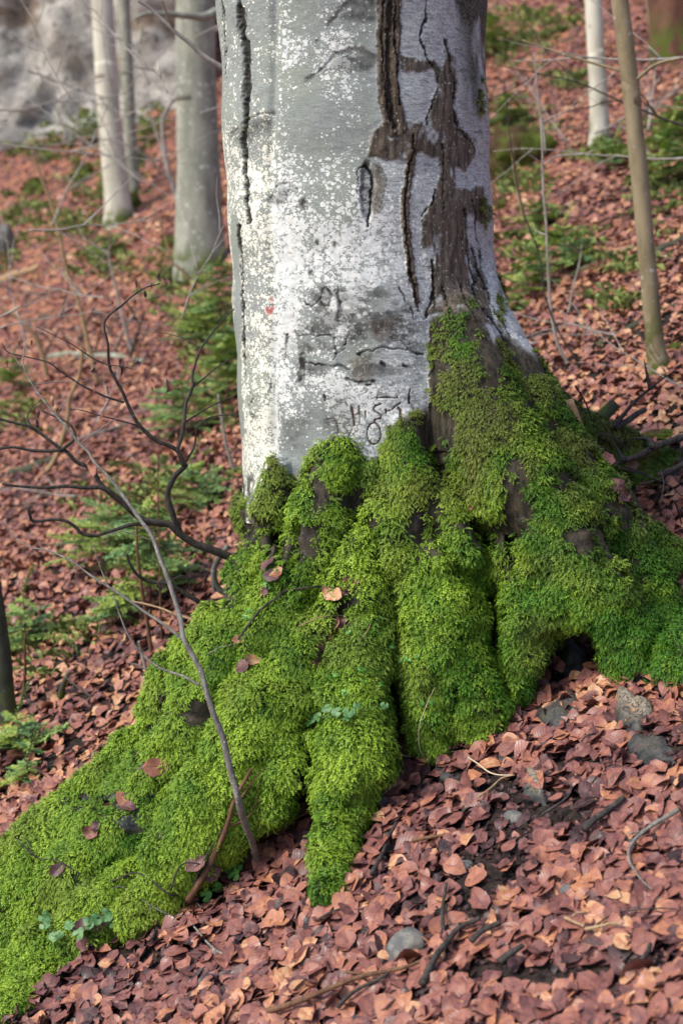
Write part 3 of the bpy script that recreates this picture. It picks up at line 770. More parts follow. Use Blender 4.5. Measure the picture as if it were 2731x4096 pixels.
barecol = np.maximum(lowbare, sstep(.3, .7, bare_at(RU, RVv)) * sstep(1600, 1680, RVv))
rm = mesh_from("root_flare", RV, RF, True, [MAT_ROOT], dict(bare=barecol, mossy=mossR))
rootflare = part("root_flare", rm, TREE)

BV = np.vstack([RV, TP]); BF = np.vstack([RF, TFc + len(RV)])
bvh = BVHTree.FromPolygons([tuple(v) for v in BV.tolist()], BF.tolist())
def sh(u, v):
    """first surface seen at a picture position: the beech, or else the ground -> point, normal"""
    d = Vector(ray(u, v).tolist()).normalized()
    loc, nor, i, dist = bvh.ray_cast(Vector((0, 0, CZ)), d)
    g = gh(u, v)
    if loc is not None and loc[1] < g[1]:
        n = np.array(nor)
        if np.dot(n, ray(u, v)) > 0: n = -n
        return np.array(loc), n
    return g, gnormal(g[0:1], g[1:2])[0]

# ------------------------------------------------------------------ moss
M = NT("moss_mat", 0.55, 0.3)
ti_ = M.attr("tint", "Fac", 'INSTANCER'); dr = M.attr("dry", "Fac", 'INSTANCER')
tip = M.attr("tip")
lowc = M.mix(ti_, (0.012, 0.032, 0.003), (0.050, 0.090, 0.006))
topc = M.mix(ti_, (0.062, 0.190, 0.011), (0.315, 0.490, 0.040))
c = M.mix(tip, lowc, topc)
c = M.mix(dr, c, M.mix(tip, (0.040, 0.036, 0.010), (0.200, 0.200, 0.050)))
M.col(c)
M.b.inputs["Subsurface Weight"].default_value = 0.0
MAT_MOSS = M.m
def moss_proto(k):
    r = np.random.default_rng(100 + k)
    V, F, T = [], [], []
    for f in range(8):
        ang = r.normal(-math.pi / 2, .85)                   # mostly down the slope (-Y)
        L = r.uniform(.016, .030); W = r.uniform(.0032, .0050)
        o = np.array([r.uniform(-.012, .012), r.uniform(-.012, .012), 0.0])
        hd = np.array([math.cos(ang), math.sin(ang), 0]); sd_ = np.array([-hd[1], hd[0], 0])
        lift = r.uniform(.25, .85); n = 6; pts = []
        for i in range(n):
            t = i / (n - 1)
            pts.append(o + hd * L * (t * .9) + np.array([0, 0, 1]) * L * lift * math.sin(t * 2.2) * .75)
        b0 = len(V)
        for i in range(n):
            V.append(pts[i]); T.append(i / (n - 1))
        for i in range(n - 1):
            t = (i + .5) / n
            w_ = W * (1.15 - .85 * t) * r.uniform(.75, 1.25)
            for s_ in (-1, 1):
                q = pts[i] * .1 + pts[i + 1] * .9 + sd_ * s_ * w_ + np.array([0, 0, 1]) * w_ * .2
                V.append(q); T.append(min(1, t + .25)); F.append((b0 + i, b0 + i + 1, len(V) - 1) if s_ > 0 else (b0 + i + 1, b0 + i, len(V) - 1))
    me = mesh_from("moss_sprig", np.array(V), F, False, [MAT_MOSS], {"tip": np.array(T)})
    return bpy.data.objects.new("moss_sprig", me)          # a shape for the scatter only; not placed in the scene itself
protos = [moss_proto(k) for k in range(5)]
def scatter(V, F, dens, attr, seed):
    r = np.random.default_rng(seed)
    n, ar = tri_normals(V, F)
    a_ = attr[F].mean(1)
    cen = V[F].mean(1)
    tc_ = np.array([0, 0, CZ]) - cen; tc_ /= np.linalg.norm(tc_, axis=1, keepdims=True)
    fac = (n * tc_).sum(1)
    e = ar * dens * np.clip(a_, 0, 1) * np.where(fac > -.45, 1.0, .12)
    e[(cen[:, 2] < G0(cen[:, 0], cen[:, 1]) - .04)] = 0
    cnt = r.poisson(e)
    fi = np.repeat(np.arange(len(F)), cnt)
    a, b = r.random(len(fi)), r.random(len(fi))
    q = V[F[fi]]
    p = (q[:, 0] * (1 - a)[:, None] + q[:, 1] * a[:, None]) * (1 - b)[:, None] + (q[:, 3] * (1 - a)[:, None] + q[:, 2] * a[:, None]) * b[:, None]
    return p, n[fi], a_[fi]
# trunk moss is patchy, tufts with brown bark between them
tuft = sstep(-.12, .22, fbm(TP * np.array([1, 1, .55]), 15, 3, 131) + .22 * sstep(800, 1000, Vv) - .02)
thin = np.where((U > 960) & (Vv < 1010), .75, 1.0)
mT = mossT * np.where(mossT > 0.01, np.clip(tuft, 0, 1), 0) * thin
mT = np.where(np.isin(np.arange(N_), np.nonzero(ZF.ravel() > ztop)[0]), 0, mT)
mT = mT * (1 - np.clip(1.2 * bare_at(U, Vv), 0, 1))
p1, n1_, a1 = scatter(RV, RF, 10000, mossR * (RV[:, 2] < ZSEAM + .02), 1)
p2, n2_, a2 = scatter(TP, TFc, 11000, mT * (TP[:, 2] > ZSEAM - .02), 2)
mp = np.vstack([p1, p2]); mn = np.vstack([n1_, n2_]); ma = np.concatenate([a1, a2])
mu, mv, md = project(mp)
nrm = mn + np.array([0, 0, .25]); nrm /= np.linalg.norm(nrm, axis=1, keepdims=True)
nrm += rng.normal(0, .22, nrm.shape); nrm /= np.linalg.norm(nrm, axis=1, keepdims=True)
upv = np.array([0, 0, 1.0]) + rng.normal(0, .25, nrm.shape)
yv = upv - nrm * (upv * nrm).sum(1, keepdims=True); yv /= np.linalg.norm(yv, axis=1, keepdims=True)
xv = np.cross(yv, nrm)
# matrix -> XYZ euler
m00, m10, m20 = xv[:, 0], xv[:, 1], xv[:, 2]; m21, m22 = yv[:, 2], nrm[:, 2]
eul = np.stack([np.arctan2(m21, m22), np.arctan2(-m20, np.hypot(m00, m10)), np.arctan2(m10, m00)], -1)
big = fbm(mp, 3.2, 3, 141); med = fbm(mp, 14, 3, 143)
tint = np.clip(.46 + .85 * med + .55 * big + .24 * sstep(900, 350, mu) - .30 * sstep(950, 1350, mu) - .12 * sstep(.1, .8, mn[:, 0]) + rng.normal(0, .16, len(mu)), 0, 1)  # side light put into the tint: brighter leftwards, darker rightwards and on right-facing moss
dry = np.clip(.60 * sstep(1330, 1080, mv + 90 * big) * sstep(-.5, .35, fbm(mp, 8, 2, 147)) + .25 * sstep(.22, .42, fbm(mp, 6, 3, 149)) + .4 * sstep(1170, 1210, mu) * sstep(1330, 1240, mu) * sstep(1380, 1440, mv) * sstep(1560, 1500, mv), 0, .95)
scl = rng.uniform(.75, 1.45, len(mu)) * (1 - .25 * sstep(1200, 900, mv)) * (.9 + .35 * big)
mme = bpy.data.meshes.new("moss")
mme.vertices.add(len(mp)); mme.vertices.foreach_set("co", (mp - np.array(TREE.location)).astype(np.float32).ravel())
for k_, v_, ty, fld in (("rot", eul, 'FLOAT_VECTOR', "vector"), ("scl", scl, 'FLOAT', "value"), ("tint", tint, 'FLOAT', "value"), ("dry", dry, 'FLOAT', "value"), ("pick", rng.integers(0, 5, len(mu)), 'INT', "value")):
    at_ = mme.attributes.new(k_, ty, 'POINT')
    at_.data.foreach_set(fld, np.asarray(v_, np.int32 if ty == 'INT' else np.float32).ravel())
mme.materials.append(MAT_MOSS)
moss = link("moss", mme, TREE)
tag(moss, "bright green feathery moss covering the buttress roots", None, None, "stuff")
def scatter_nodes(name, protos):
    ng = bpy.data.node_groups.new(name, 'GeometryNodeTree')
    ng.interface.new_socket("Geometry", in_out='INPUT', socket_type='NodeSocketGeometry')
    ng.interface.new_socket("Geometry", in_out='OUTPUT', socket_type='NodeSocketGeometry')
    gi, go = ng.nodes.new("NodeGroupInput"), ng.nodes.new("NodeGroupOutput")
    g2i = ng.nodes.new("GeometryNodeGeometryToInstance")
    for o in reversed(protos):
        oi = ng.nodes.new("GeometryNodeObjectInfo"); oi.inputs[0].default_value = o
        ng.links.new(oi.outputs["Geometry"], g2i.inputs[0])
    iop = ng.nodes.new("GeometryNodeInstanceOnPoints")
    def na(nm, ty):
        n = ng.nodes.new("GeometryNodeInputNamedAttribute"); n.data_type = ty; n.inputs[0].default_value = nm; return n.outputs[0]
    ng.links.new(gi.outputs[0], iop.inputs["Points"]); ng.links.new(g2i.outputs[0], iop.inputs["Instance"])
    iop.inputs["Pick Instance"].default_value = True
    ng.links.new(na("pick", 'INT'), iop.inputs["Instance Index"])
    e2r = ng.nodes.new("FunctionNodeEulerToRotation"); ng.links.new(na("rot", 'FLOAT_VECTOR'), e2r.inputs[0])
    ng.links.new(e2r.outputs[0], iop.inputs["Rotation"]); ng.links.new(na("scl", 'FLOAT'), iop.inputs["Scale"])
    ng.links.new(iop.outputs[0], go.inputs[0])
    return ng
md_ = moss.modifiers.new("scatter", 'NODES'); md_.node_group = scatter_nodes("moss_scatter", protos)
print("moss tufts", len(mp), "root verts", len(RV), "trunk verts", len(TP))

# ------------------------------------------------------------------ bare root knuckles that show above the leaves
KN = [  # u, v, half width px, half height px, what it is
 (1290, 1648, 62, 44, "broad dark grey root knuckle under the hollow between the buttresses"), (1305, 1512, 32, 46, "blue-grey root pillar standing inside the dark root hollow"),
 (1150, 1716, 34, 26, "dark root knuckle at the foot of the broad moss root"), (1455, 1645, 44, 60, "speckled grey root knuckle below the mossy arch's outer leg"),
 (1220, 1808, 30, 34, "pale-topped worn root knuckle in dark humus"), (1062, 1838, 30, 24, "low worn root knuckle with pale top beside the white root sprig"), (1510, 1735, 50, 34, "wide dark root knuckle ringed with damp humus"),
 (1030, 1765, 36, 32, "smooth slate-grey root foot under hanging moss"), (868, 1955, 28, 52, "smooth slate-grey root foot beside the lowest moss tip")]
M = NT("bare_root_mat", 0.62, 0.4)
n1 = M.noise(20, 5, 0.65); n2 = M.noise(110, 4, 0.6)
geo = M.n("ShaderNodeNewGeometry"); sx = M.n("ShaderNodeSeparateXYZ"); M.put(sx.inputs[0], geo.outputs["Normal"])
c = M.mix(M.rng(n1, 0.38, 0.64), (0.016, 0.018, 0.021), (0.062, 0.066, 0.068))
c = M.mix(M.math('MULTIPLY', M.attr("worn"), M.rng(n2, 0.35, 0.6)), c, (0.28, 0.235, 0.175))
c = M.mix(M.rng(n1, 0.60, 0.68, 0, 0.7), c, (0.03, 0.055, 0.008))
M.col(c); M.bump(n2, 0.6, 0.004)
MAT_KNUCKLE = M.m
def blob(center, rx, ry, rz, amp=.16, seed=0, nu=22, nv=14, freq=1.6):
    a = np.linspace(0, 2 * np.pi, nu, endpoint=False); b = np.linspace(-np.pi / 2, np.pi / 2, nv)
    A_, B_ = np.meshgrid(a, b)
    d = np.stack([np.cos(B_) * np.cos(A_), np.cos(B_) * np.sin(A_), np.sin(B_)], -1).reshape(-1, 3)
    s = 1 + amp * fbm(d + seed * 3.1, freq, 3, seed)
    V = d * s[:, None] * np.array([rx, ry, rz]) + center
    i = np.arange(nu * nv).reshape(nv, nu); iw = np.concatenate([i, i[:, :1]], 1)
    F = np.stack([iw[:-1, :-1], iw[:-1, 1:], iw[1:, 1:], iw[1:, :-1]], -1).reshape(-1, 4)
    return V, F, d
for i, (u, v, hw, hh, lab) in enumerate(KN):
    g = gh(u, v + hh * .45)
    s = g[1] * K / FPX
    V, F, d = blob(g + np.array([.02, .10, -hh * s * .5]), hw * s * 1.3, .20, hh * s * 1.45, .34, 60 + i, 36, 24, 1.6)
    o = part("root_knuckle", mesh_from("root_knuckle", V, F, True, [MAT_KNUCKLE], {"worn": sstep(.45, .95, d[:, 2]) * (1 if i in (4, 5, 3) else .25)}), TREE)
    o["label"] = lab

# ------------------------------------------------------------------ beech leaves
def leaf_shapes(n, ns_, nc_, r, flat=1.0):
    """n curled leaves, unit length along x; ns_ stations along, nc_ columns across -> verts (n, ns*nc, 3), uv, faces"""
    s = np.linspace(0, 1, ns_); c = np.linspace(-1, 1, nc_) if nc_ != 4 else np.array([-1, -.04, .04, 1.0])
    Sg, Cg = np.meshgrid(s, c, indexing='ij')
    wid = np.sin(np.pi * np.clip(Sg, 0, 1) ** .85) ** .75 * .31 + .004
    wid = wid * (1 - .25 * sstep(.75, 1, Sg))
    ratio = r.uniform(.95, 1.3, (n, 1, 1))
    saw = 1 + .07 * np.sin(Sg * 34 + r.uniform(0, 6, (n, 1, 1))) * (np.abs(Cg) > .9) * (ns_ > 5)
    y = wid * Cg * ratio * saw
    x = np.broadcast_to(Sg, y.shape) - .5 + .05 * np.abs(Cg)
    fold = r.normal(.06, .20, (n, 1, 1)) * flat; curl = r.normal(.0, .38, (n, 1, 1)) * flat; wave = r.normal(0, .055, (n, 1, 1)) * flat; tw = r.normal(0, .45, (n, 1, 1)) * flat
    roll = np.where(r.random((n, 1, 1)) < .18, r.uniform(.8, 2.2, (n, 1, 1)), 0) * flat
    z = fold * np.abs(y) + curl * (x * x - .08) + wave * np.sin(Sg * 9 + r.uniform(0, 6, (n, 1, 1))) * np.abs(Cg) + tw * x * y * 2 + roll * y * y * np.sign(y + .05)
    side = np.where(r.random((n, 1, 1)) < .15, r.uniform(.3, .9, (n, 1, 1)), 0) * flat
    z = z + side * np.clip(Cg, 0, 1) ** 2 * wid
    V = np.stack([x, y, z], -1).reshape(n, ns_ * nc_, 3)
    uv = np.stack([Sg, Cg], -1).reshape(-1, 2)
    i = np.arange(ns_ * nc_).reshape(ns_, nc_)
    F = np.stack([i[:-1, :-1], i[1:, :-1], i[1:, 1:], i[:-1, 1:]], -1).reshape(-1, 4)
    return V, uv, F
def frames(nrm, r, tilt, spin=None):
    n = len(nrm)
    nn = nrm + r.normal(0, 1, (n, 3)) * np.broadcast_to(np.asarray(tilt, float).reshape(-1, 1), (n, 1)); nn /= np.linalg.norm(nn, axis=1, keepdims=True)
    a = r.uniform(0, 2 * np.pi, n) if spin is None else spin
    t = np.stack([np.cos(a), np.sin(a), np.zeros(n)], -1)
    xv = t - nn * (t * nn).sum(1, keepdims=True); xv /= np.linalg.norm(xv, axis=1, keepdims=True)
    return np.stack([xv, np.cross(nn, xv), nn], -1)          # columns
HUMUS = [(1315, 1528, 62, 34), (1090, 1812, 85, 26), (1240, 1869, 95, 34), (1505, 1737, 60, 34), (1105, 2045, 70, 26), (958, 2091, 34, 20), (1060, 2110, 60, 16), (1105, 2238, 60, 20), (1272, 2246, 120, 22), (1476, 2225, 95, 20),
         (1340, 1760, 60, 16), (1180, 1920, 70, 16), (470, 2060, 40, 26), (1130, 1980, 60, 22), (330, 2200, 60, 18)]
def humus(u, v):
    b = np.zeros(len(u))
    for cu, cv_, ru, rv in HUMUS: b = np.maximum(b, np.exp(-((((u - cu) / ru) ** 2 + ((v - cv_) / rv) ** 2) / 2.2) ** 2))
    return b
def ground_points(n, y0, y1, pw, half=.31, side=.7):
    y = (y0 ** pw + rng.random(n) * (y1 ** pw - y0 ** pw)) ** (1 / pw)
    x = (rng.random(n) * 2 - 1) * (half * y + side)
    return x, y
LV, LF, LA = [], [], []
off = 0
def add_leaves(V, uv, F, tint):
    global off
    n, m, _ = V.shape
    LV.append(V.reshape(-1, 3)); LF.append((F[None] + (np.arange(n) * m)[:, None, None]).reshape(-1, 4) + off)
    LA.append(np.concatenate([np.broadcast_to(uv[None], (n, m, 2)), np.broadcast_to(tint[:, None, None], (n, m, 1))], -1).reshape(-1, 3))
    off += n * m
def tints(n, x, y): 
    p = np.stack([x, y, np.zeros(n)], -1)
    return np.clip(rng.normal(.50, .23, n) + .20 * fbm(p, 1.3, 2, 201), 0.02, 1)
# near: every leaf with its own curl
n = 20000
x, y = ground_points(n, 2.35, 5.3, 2.0, .30, .15)
u, v, f = project(np.stack([x, y, G(x, y)], -1))
keep = (rng.random(n) > .93 * np.clip(humus(u, v) * 1.25, 0, 1))
sd_ = sdf(np.stack([x, y, G(x, y) + .015], -1)); keep &= sd_ > -.005
x, y, sd_ = x[keep], y[keep], sd_[keep]; n = len(x)
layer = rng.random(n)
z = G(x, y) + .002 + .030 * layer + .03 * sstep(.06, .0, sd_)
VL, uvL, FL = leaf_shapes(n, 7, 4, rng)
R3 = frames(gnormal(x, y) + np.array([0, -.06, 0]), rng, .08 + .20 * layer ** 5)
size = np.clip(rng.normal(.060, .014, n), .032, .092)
tn = np.clip(tints(n, x, y) + .06 - .30 * (1 - layer), 0, 1)  # deeper leaves tinted darker: shade between the layers put into their colour
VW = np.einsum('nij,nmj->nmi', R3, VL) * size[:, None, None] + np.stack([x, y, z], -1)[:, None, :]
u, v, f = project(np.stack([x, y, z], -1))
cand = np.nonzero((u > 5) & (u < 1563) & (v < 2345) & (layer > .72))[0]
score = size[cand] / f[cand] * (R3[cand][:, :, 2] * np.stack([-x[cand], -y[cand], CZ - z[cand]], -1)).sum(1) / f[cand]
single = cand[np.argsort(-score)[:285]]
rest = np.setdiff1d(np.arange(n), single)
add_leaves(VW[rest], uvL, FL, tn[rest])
LANDMARK = [((760, 2060), "below the lowest moss tip"), ((1625 / K, 3795 / K), "by the half-buried grey stone"), ((1105, 2190), "by the crooked black branch"), ((1290, 1690), "below the broad dark root knuckle"), ((1480, 1700), "by the knuckles at the mossy arch's outer leg"),
            ((1090, 1800), "by the cream white root sprig"), ((1240, 1860), "around the pale-topped root knuckle"), ((1500, 1950), "along the curving grey-green twig"), ((1290, 2060), "by the small blue-grey stone"), ((870, 2290), "along the long half-buried brown stick"), ((560, 2290), "on the slope under the long brown stick's thin end"),
            ((450, 2130), "under the end of the low left root"), ((620, 2030), "at the sapling's foot"), ((1440, 2180), "by the dark humus band"), ((1020, 1960), "between the moss tip and the worn knuckles"), ((230, 2270), "against the moss of the lowest left root"), ((1420, 2310), "beyond the curved black stick in the humus band"), ((1130, 2310), "beyond the crooked black branch's thick end")]
tone_of = lambda t: "dark purple-brown" if t < .34 else "copper-brown" if t < .58 else "orange-brown" if t < .8 else "pale tan"
for j, i in enumerate(single):
    ti1 = float(np.clip(rng.normal(.56, .22), .08, .99))
    me = mesh_from("beech_leaf", VL[i] * size[i], FL, True, [MAT_LEAF], {"luv": np.concatenate([uvL, np.full((len(uvL), 1), ti1)], 1)})
    o = link("beech_leaf", me)
    o.matrix_world = Matrix([[*R3[i][0], x[i]], [*R3[i][1], y[i]], [*R3[i][2], z[i]], [0, 0, 0, 1]])
    where = min(LANDMARK, key=lambda q: (q[0][0] - u[i]) ** 2 + (q[0][1] - v[i]) ** 2)[1]
    bend = VL[i][:, 2].max() - VL[i][:, 2].min()
    lab = "%s%s %s beech leaf %s" % ("large " if size[i] > .072 else "small " if size[i] < .052 else "", "curled" if bend > .24 else "flat", tone_of(ti1), where)
    tag(o, lab, "leaf", "loose beech leaves on the litter in front of the roots")
# crumbs of humus: bud scales, husks and leaf scraps
n = 16000
x, y = ground_points(n, 2.4, 5.0, 2.0, .30, .15)
k_ = sdf(np.stack([x, y, G(x, y) + .01], -1)) > -.005; x, y = x[k_], y[k_]; n = len(x)
Vc, uvc, Fc = leaf_shapes(n, 3, 3, rng, 2.0)
R3c = frames(gnormal(x, y), rng, .5)
add_leaves(np.einsum('nij,nmj->nmi', R3c, Vc) * rng.uniform(.008, .026, n)[:, None, None] + np.stack([x, y, G(x, y) + .003 + rng.random(n) * .010], -1)[:, None, :], uvc, Fc, np.clip(rng.normal(.10, .14, n), 0, 1))
# rest of the slope: simpler leaves with distance
def slope_leaves(n, y0, y1, ns_, nc_, sc, pw=1.6, lay=.03, tilt=.26):
    x, y = ground_points(n, y0, y1, pw)
    p = np.stack([x, y, G(x, y)], -1)
    if y0 < 7:
        k_ = sdf(p) > -.005; x, y, p = x[k_], y[k_], p[k_]
    clear = fbm(p, .5, 3, 211)
    k_ = rng.random(len(x)) > .9 * sstep(.20, .42, clear) * sstep(9, 12, y)
    x, y, p = x[k_], y[k_], p[k_]; n = len(x)
    V, uv, F = leaf_shapes(n, ns_, nc_, rng, 1.15)
    R3 = frames(gnormal(x, y), rng, tilt)
    size = np.clip(rng.normal(.068, .012, n), .04, .1) * sc
    p[:, 2] += rng.random(n) * lay + .004
    add_leaves(np.einsum('nij,nmj->nmi', R3, V) * size[:, None, None] + p[:, None, :], uv, F, np.clip(tints(n, x, y) + .15, 0, 1))
def side_leaves(n):
    """the litter goes on to both sides of the view"""
    y = rng.uniform(1.6, 6.5, n); x = (.29 * y + .12 + 1.5 * rng.random(n) ** 1.3) * rng.choice([-1, 1], n)
    p = np.stack([x, y, G(x, y)], -1); k_ = sdf(p) > -.005; x, y, p = x[k_], y[k_], p[k_]; n = len(x)
    V, uv, F = leaf_shapes(n, 4, 3, rng, 1.1)
    p[:, 2] += rng.random(n) * .03 + .004
    add_leaves(np.einsum('nij,nmj->nmi', frames(gnormal(x, y), rng, .2), V) * np.clip(rng.normal(.064, .013, n), .035, .095)[:, None, None] + p[:, None, :], uv, F, tints(n, x, y))
side_leaves(10500)
slope_leaves(25000, 5.0, 9.5, 4, 3, .85)
slope_leaves(32000, 9.0, 17, 3, 3, 1.0)
slope_leaves(32000, 16, 36, 3, 3, 1.5)
lm = mesh_from("leaf_litter", np.vstack(LV), np.vstack(LF), True, [MAT_LEAF], {"luv": np.vstack(LA)})
litter = link("leaf_litter", lm)
tag(litter, "matted copper beech leaf litter covering the whole slope", None, None, "stuff")
# leaves caught on the moss and in the root pockets
MOSSLEAF = [(622, 1298, .06, "propped in the moss pocket beside the trunk's lit flute"), (640, 1312, .05, None), (628, 1318, .055, None), (612, 1357, .045, "stuck in moss below the pocket beside the lit flute"),
  (766, 1372, .075, "round and cupped in the pocket between two buttress roots"), (803, 1332, .07, "tucked upright above the round cupped leaf"), (792, 1366, .045, None), (786, 1420, .06, "in the leaf-filled groove between two roots"), (778, 1437, .06, "in the leaf-filled groove between two roots"), (752, 1460, .055, "in the leaf-filled groove between two roots"),
  (730, 1480, .065, "in the leaf-filled groove between two roots"), (722, 1508, .05, "in the leaf-filled groove between two roots"), (715, 1526, .045, "in the leaf-filled groove between two roots"), (548, 1472, .04, "at the lower end of the arching twig"), (575, 1515, .055, "on the mossy shoulder below the arching twig"), (562, 1528, .055, "on the mossy shoulder below the arching twig"),
  (1180, 1303, .05, "bright and caught in the crevice beside the right buttress"), (1148, 1478, .05, "hanging dark beside the root hollow"), (358, 1762, .085, "large and flat on the low left root"), (288, 1832, .06, "on the bare bark gap of the low left root"), (216, 1915, .05, "small on the bright moss of the low left root"), (232, 1905, .04, None), (300, 1868, .05, "on the bare bark gap of the low left root"), (268, 1850, .06, "on the bare bark gap of the low left root"),
  (905, 1705, .08, "in the heap below the central moss root"), (925, 1718, .075, "in the heap below the central moss root"), (940, 1700, .07, "in the heap below the central moss root"), (930, 1738, .06, "in the heap below the central moss root"), (925, 1775, .075, "in the heap below the central moss root"), (950, 1790, .075, "in the heap below the central moss root"), (972, 1800, .06, "in the heap below the central moss root"),
  (140, 2002, .055, "pale and folded on the moss of the low left root"), (603, 1905, .085, "dark and upright behind the sapling's foot"), (575, 1930, .08, "dark and upright behind the sapling's foot"), (620, 1925, .06, "dark and upright behind the sapling's foot"), (445, 1975, .07, "bent against the end of the left root"), (470, 2000, .07, "bent against the end of the left root"), (1088, 1162, .03, None),
  (200, 2130, .07, "among the round green leaves on the lowest left root"), (225, 2120, .06, "among the round green leaves on the lowest left root"), (195, 2160, .05, "among the round green leaves on the lowest left root"), (1405, 1120, .07, "pale in the stick-filled hollow behind the right root"), (1420, 1150, .06, "pale in the stick-filled hollow behind the right root"), (1385, 1060, .07, "pale in the stick-filled hollow behind the right root"), (1440, 1060, .06, "pale in the stick-filled hollow behind the right root"), (1500, 1190, .07, "pale in the stick-filled hollow behind the right root"), (1530, 1210, .06, "pale in the stick-filled hollow behind the right root"),
  (1345, 1578, .06, "at the mouth of the root hollow"), (1392, 1580, .065, "at the mouth of the root hollow"), (1250, 1592, .06, "at the mouth of the root hollow"), (1270, 1595, .06, "at the mouth of the root hollow"), (1330, 1580, .065, "at the mouth of the root hollow"), (1400, 1590, .05, "at the mouth of the root hollow")]
VL2, uvL2, FL2 = leaf_shapes(len(MOSSLEAF), 9, 5, rng)
for i, (u, v, s, where) in enumerate(MOSSLEAF):
    p, nn = sh(u, v)
    R1 = frames((nn * .8 + np.array([0, -.25, .35]))[None], rng, .2)[0]
    p = p + nn * .022
    me = mesh_from("fallen_leaf", VL2[i] * s * 1.05, FL2, True, [MAT_LEAF1], {"luv": np.concatenate([uvL2, np.zeros((len(uvL2), 1))], 1)})
    o = link("fallen_leaf", me)
    o.matrix_world = Matrix([[*R1[0], p[0]], [*R1[1], p[1]], [*R1[2], p[2]], [0, 0, 0, 1]])
    where = where or "half sunk in the root moss"
    tag(o, "brown beech leaf " + where, "leaf", "beech leaves " + where)

# ------------------------------------------------------------------ twigs, sticks and roots lying about
def lay(pts, lift, surf=sh):
    out = []
    for u, v in pts:
        p, nn = surf(u, v)
        out.append(p + nn * lift)
    return np.array(out)
def stick(name, label, cat_, main, r0, r1, mat, side=(), lift=None, group=None, surf=sh, jit=.004, rough=.18):
    path = lay(main, (lift if lift is not None else r0 + .012), surf)
    t = empty(name, path[0])
    part("stem", tube("stem", path, r0, r1, mat, sides=8, jit=jit, rough=rough, seed=len(bpy.data.objects)), t)
    for sb in side:
        part("side_twig", tube("side_twig", lay(sb, (lift if lift is not None else r0 + .012) + .004, surf), r1 * .9 + .0004, .0007, mat, sides=6, jit=jit, seed=len(bpy.data.objects)), t)
    return tag(t, label, cat_, group)
stick("arching_twig", "dark fallen twig arching over the mossy roots", "twig", d1((100, 885), (230, 730), (330, 640), (400, 590), (500, 535), (630, 515), (760, 550), (860, 610), (920, 650), (1030, 660)), .0042, .0013, MAT_TWIG, [d1((325, 640), (360, 560), (395, 475), (430, 470)), d1((590, 530), (680, 580), (760, 625))], .022)
stick("straw_stalk", "thin straw-coloured stalk across the leaf groove", "stalk", d1((480, 800), (620, 760), (720, 700), (800, 655)), .0016, .0009, MAT_TWIG_TAN, [], .022)
stick("straw_stalk", "short pale stalk hanging on moss below the arching twig's tip", "stalk", d1((905, 750), (900, 800), (880, 860), (848, 905)), .0018, .0009, MAT_TWIG_TAN, [], .020)
stick("pale_root_sprig", "cream white root sprig curving out under the moss onto the leaves", "twig", [(905, 1735), (935, 1752), (990, 1752), (1050, 1745), (1095, 1768), (1140, 1796), (1190, 1800)], .0042, .0016, MAT_ROOTWHITE, [[(1000, 1752), (975, 1715), (970, 1660), (985, 1610), (993, 1572)]], .03)
stick("broken_branch", "reddish brown broken branch leaning against the left root", "branch", c4((960, 1265), (1020, 1170), (1080, 1060), (1150, 930), (1210, 800), (1250, 700), (1285, 610)), .011, .0045, MAT_TWIG_BROWN, [c4((1165, 910), (1250, 870), (1300, 790), (1330, 680)), c4((1230, 760), (1290, 680), (1400, 640)), c4((1200, 820), (1270, 818))], .035)
stick("dark_twig", "long thin black twig lying across the low left root's end", "twig", c4((815, 1555), (900, 1420), (960, 1300), (1010, 1190), (1040, 1090), (1090, 1000), (1160, 900)), .0045, .002, MAT_TWIG, [], .03)
stick("wiry_twig", "grey wiry forked twig trailing over the low left root", "twig", c4((150, 990), (220, 1080), (330, 1130), (460, 1200), (600, 1220), (760, 1200), (900, 1240), (1000, 1320), (1080, 1400)), .0016, .0032, MAT_TWIG, [c4((900, 1220), (960, 1120), (1060, 1110), (1150, 1090)), c4((220, 1085), (150, 1060), (95, 1035))], .035)
stick("pale_twig", "thin tan twig reaching from the moss down over the leaves", "twig", c4((590, 1240), (660, 1280), (760, 1320), (880, 1370), (980, 1430), (1060, 1510), (1140, 1600), (1220, 1650)), .0016, .0034, MAT_TWIG_PALE, [c4((760, 1320), (810, 1345), (770, 1370))], .03)
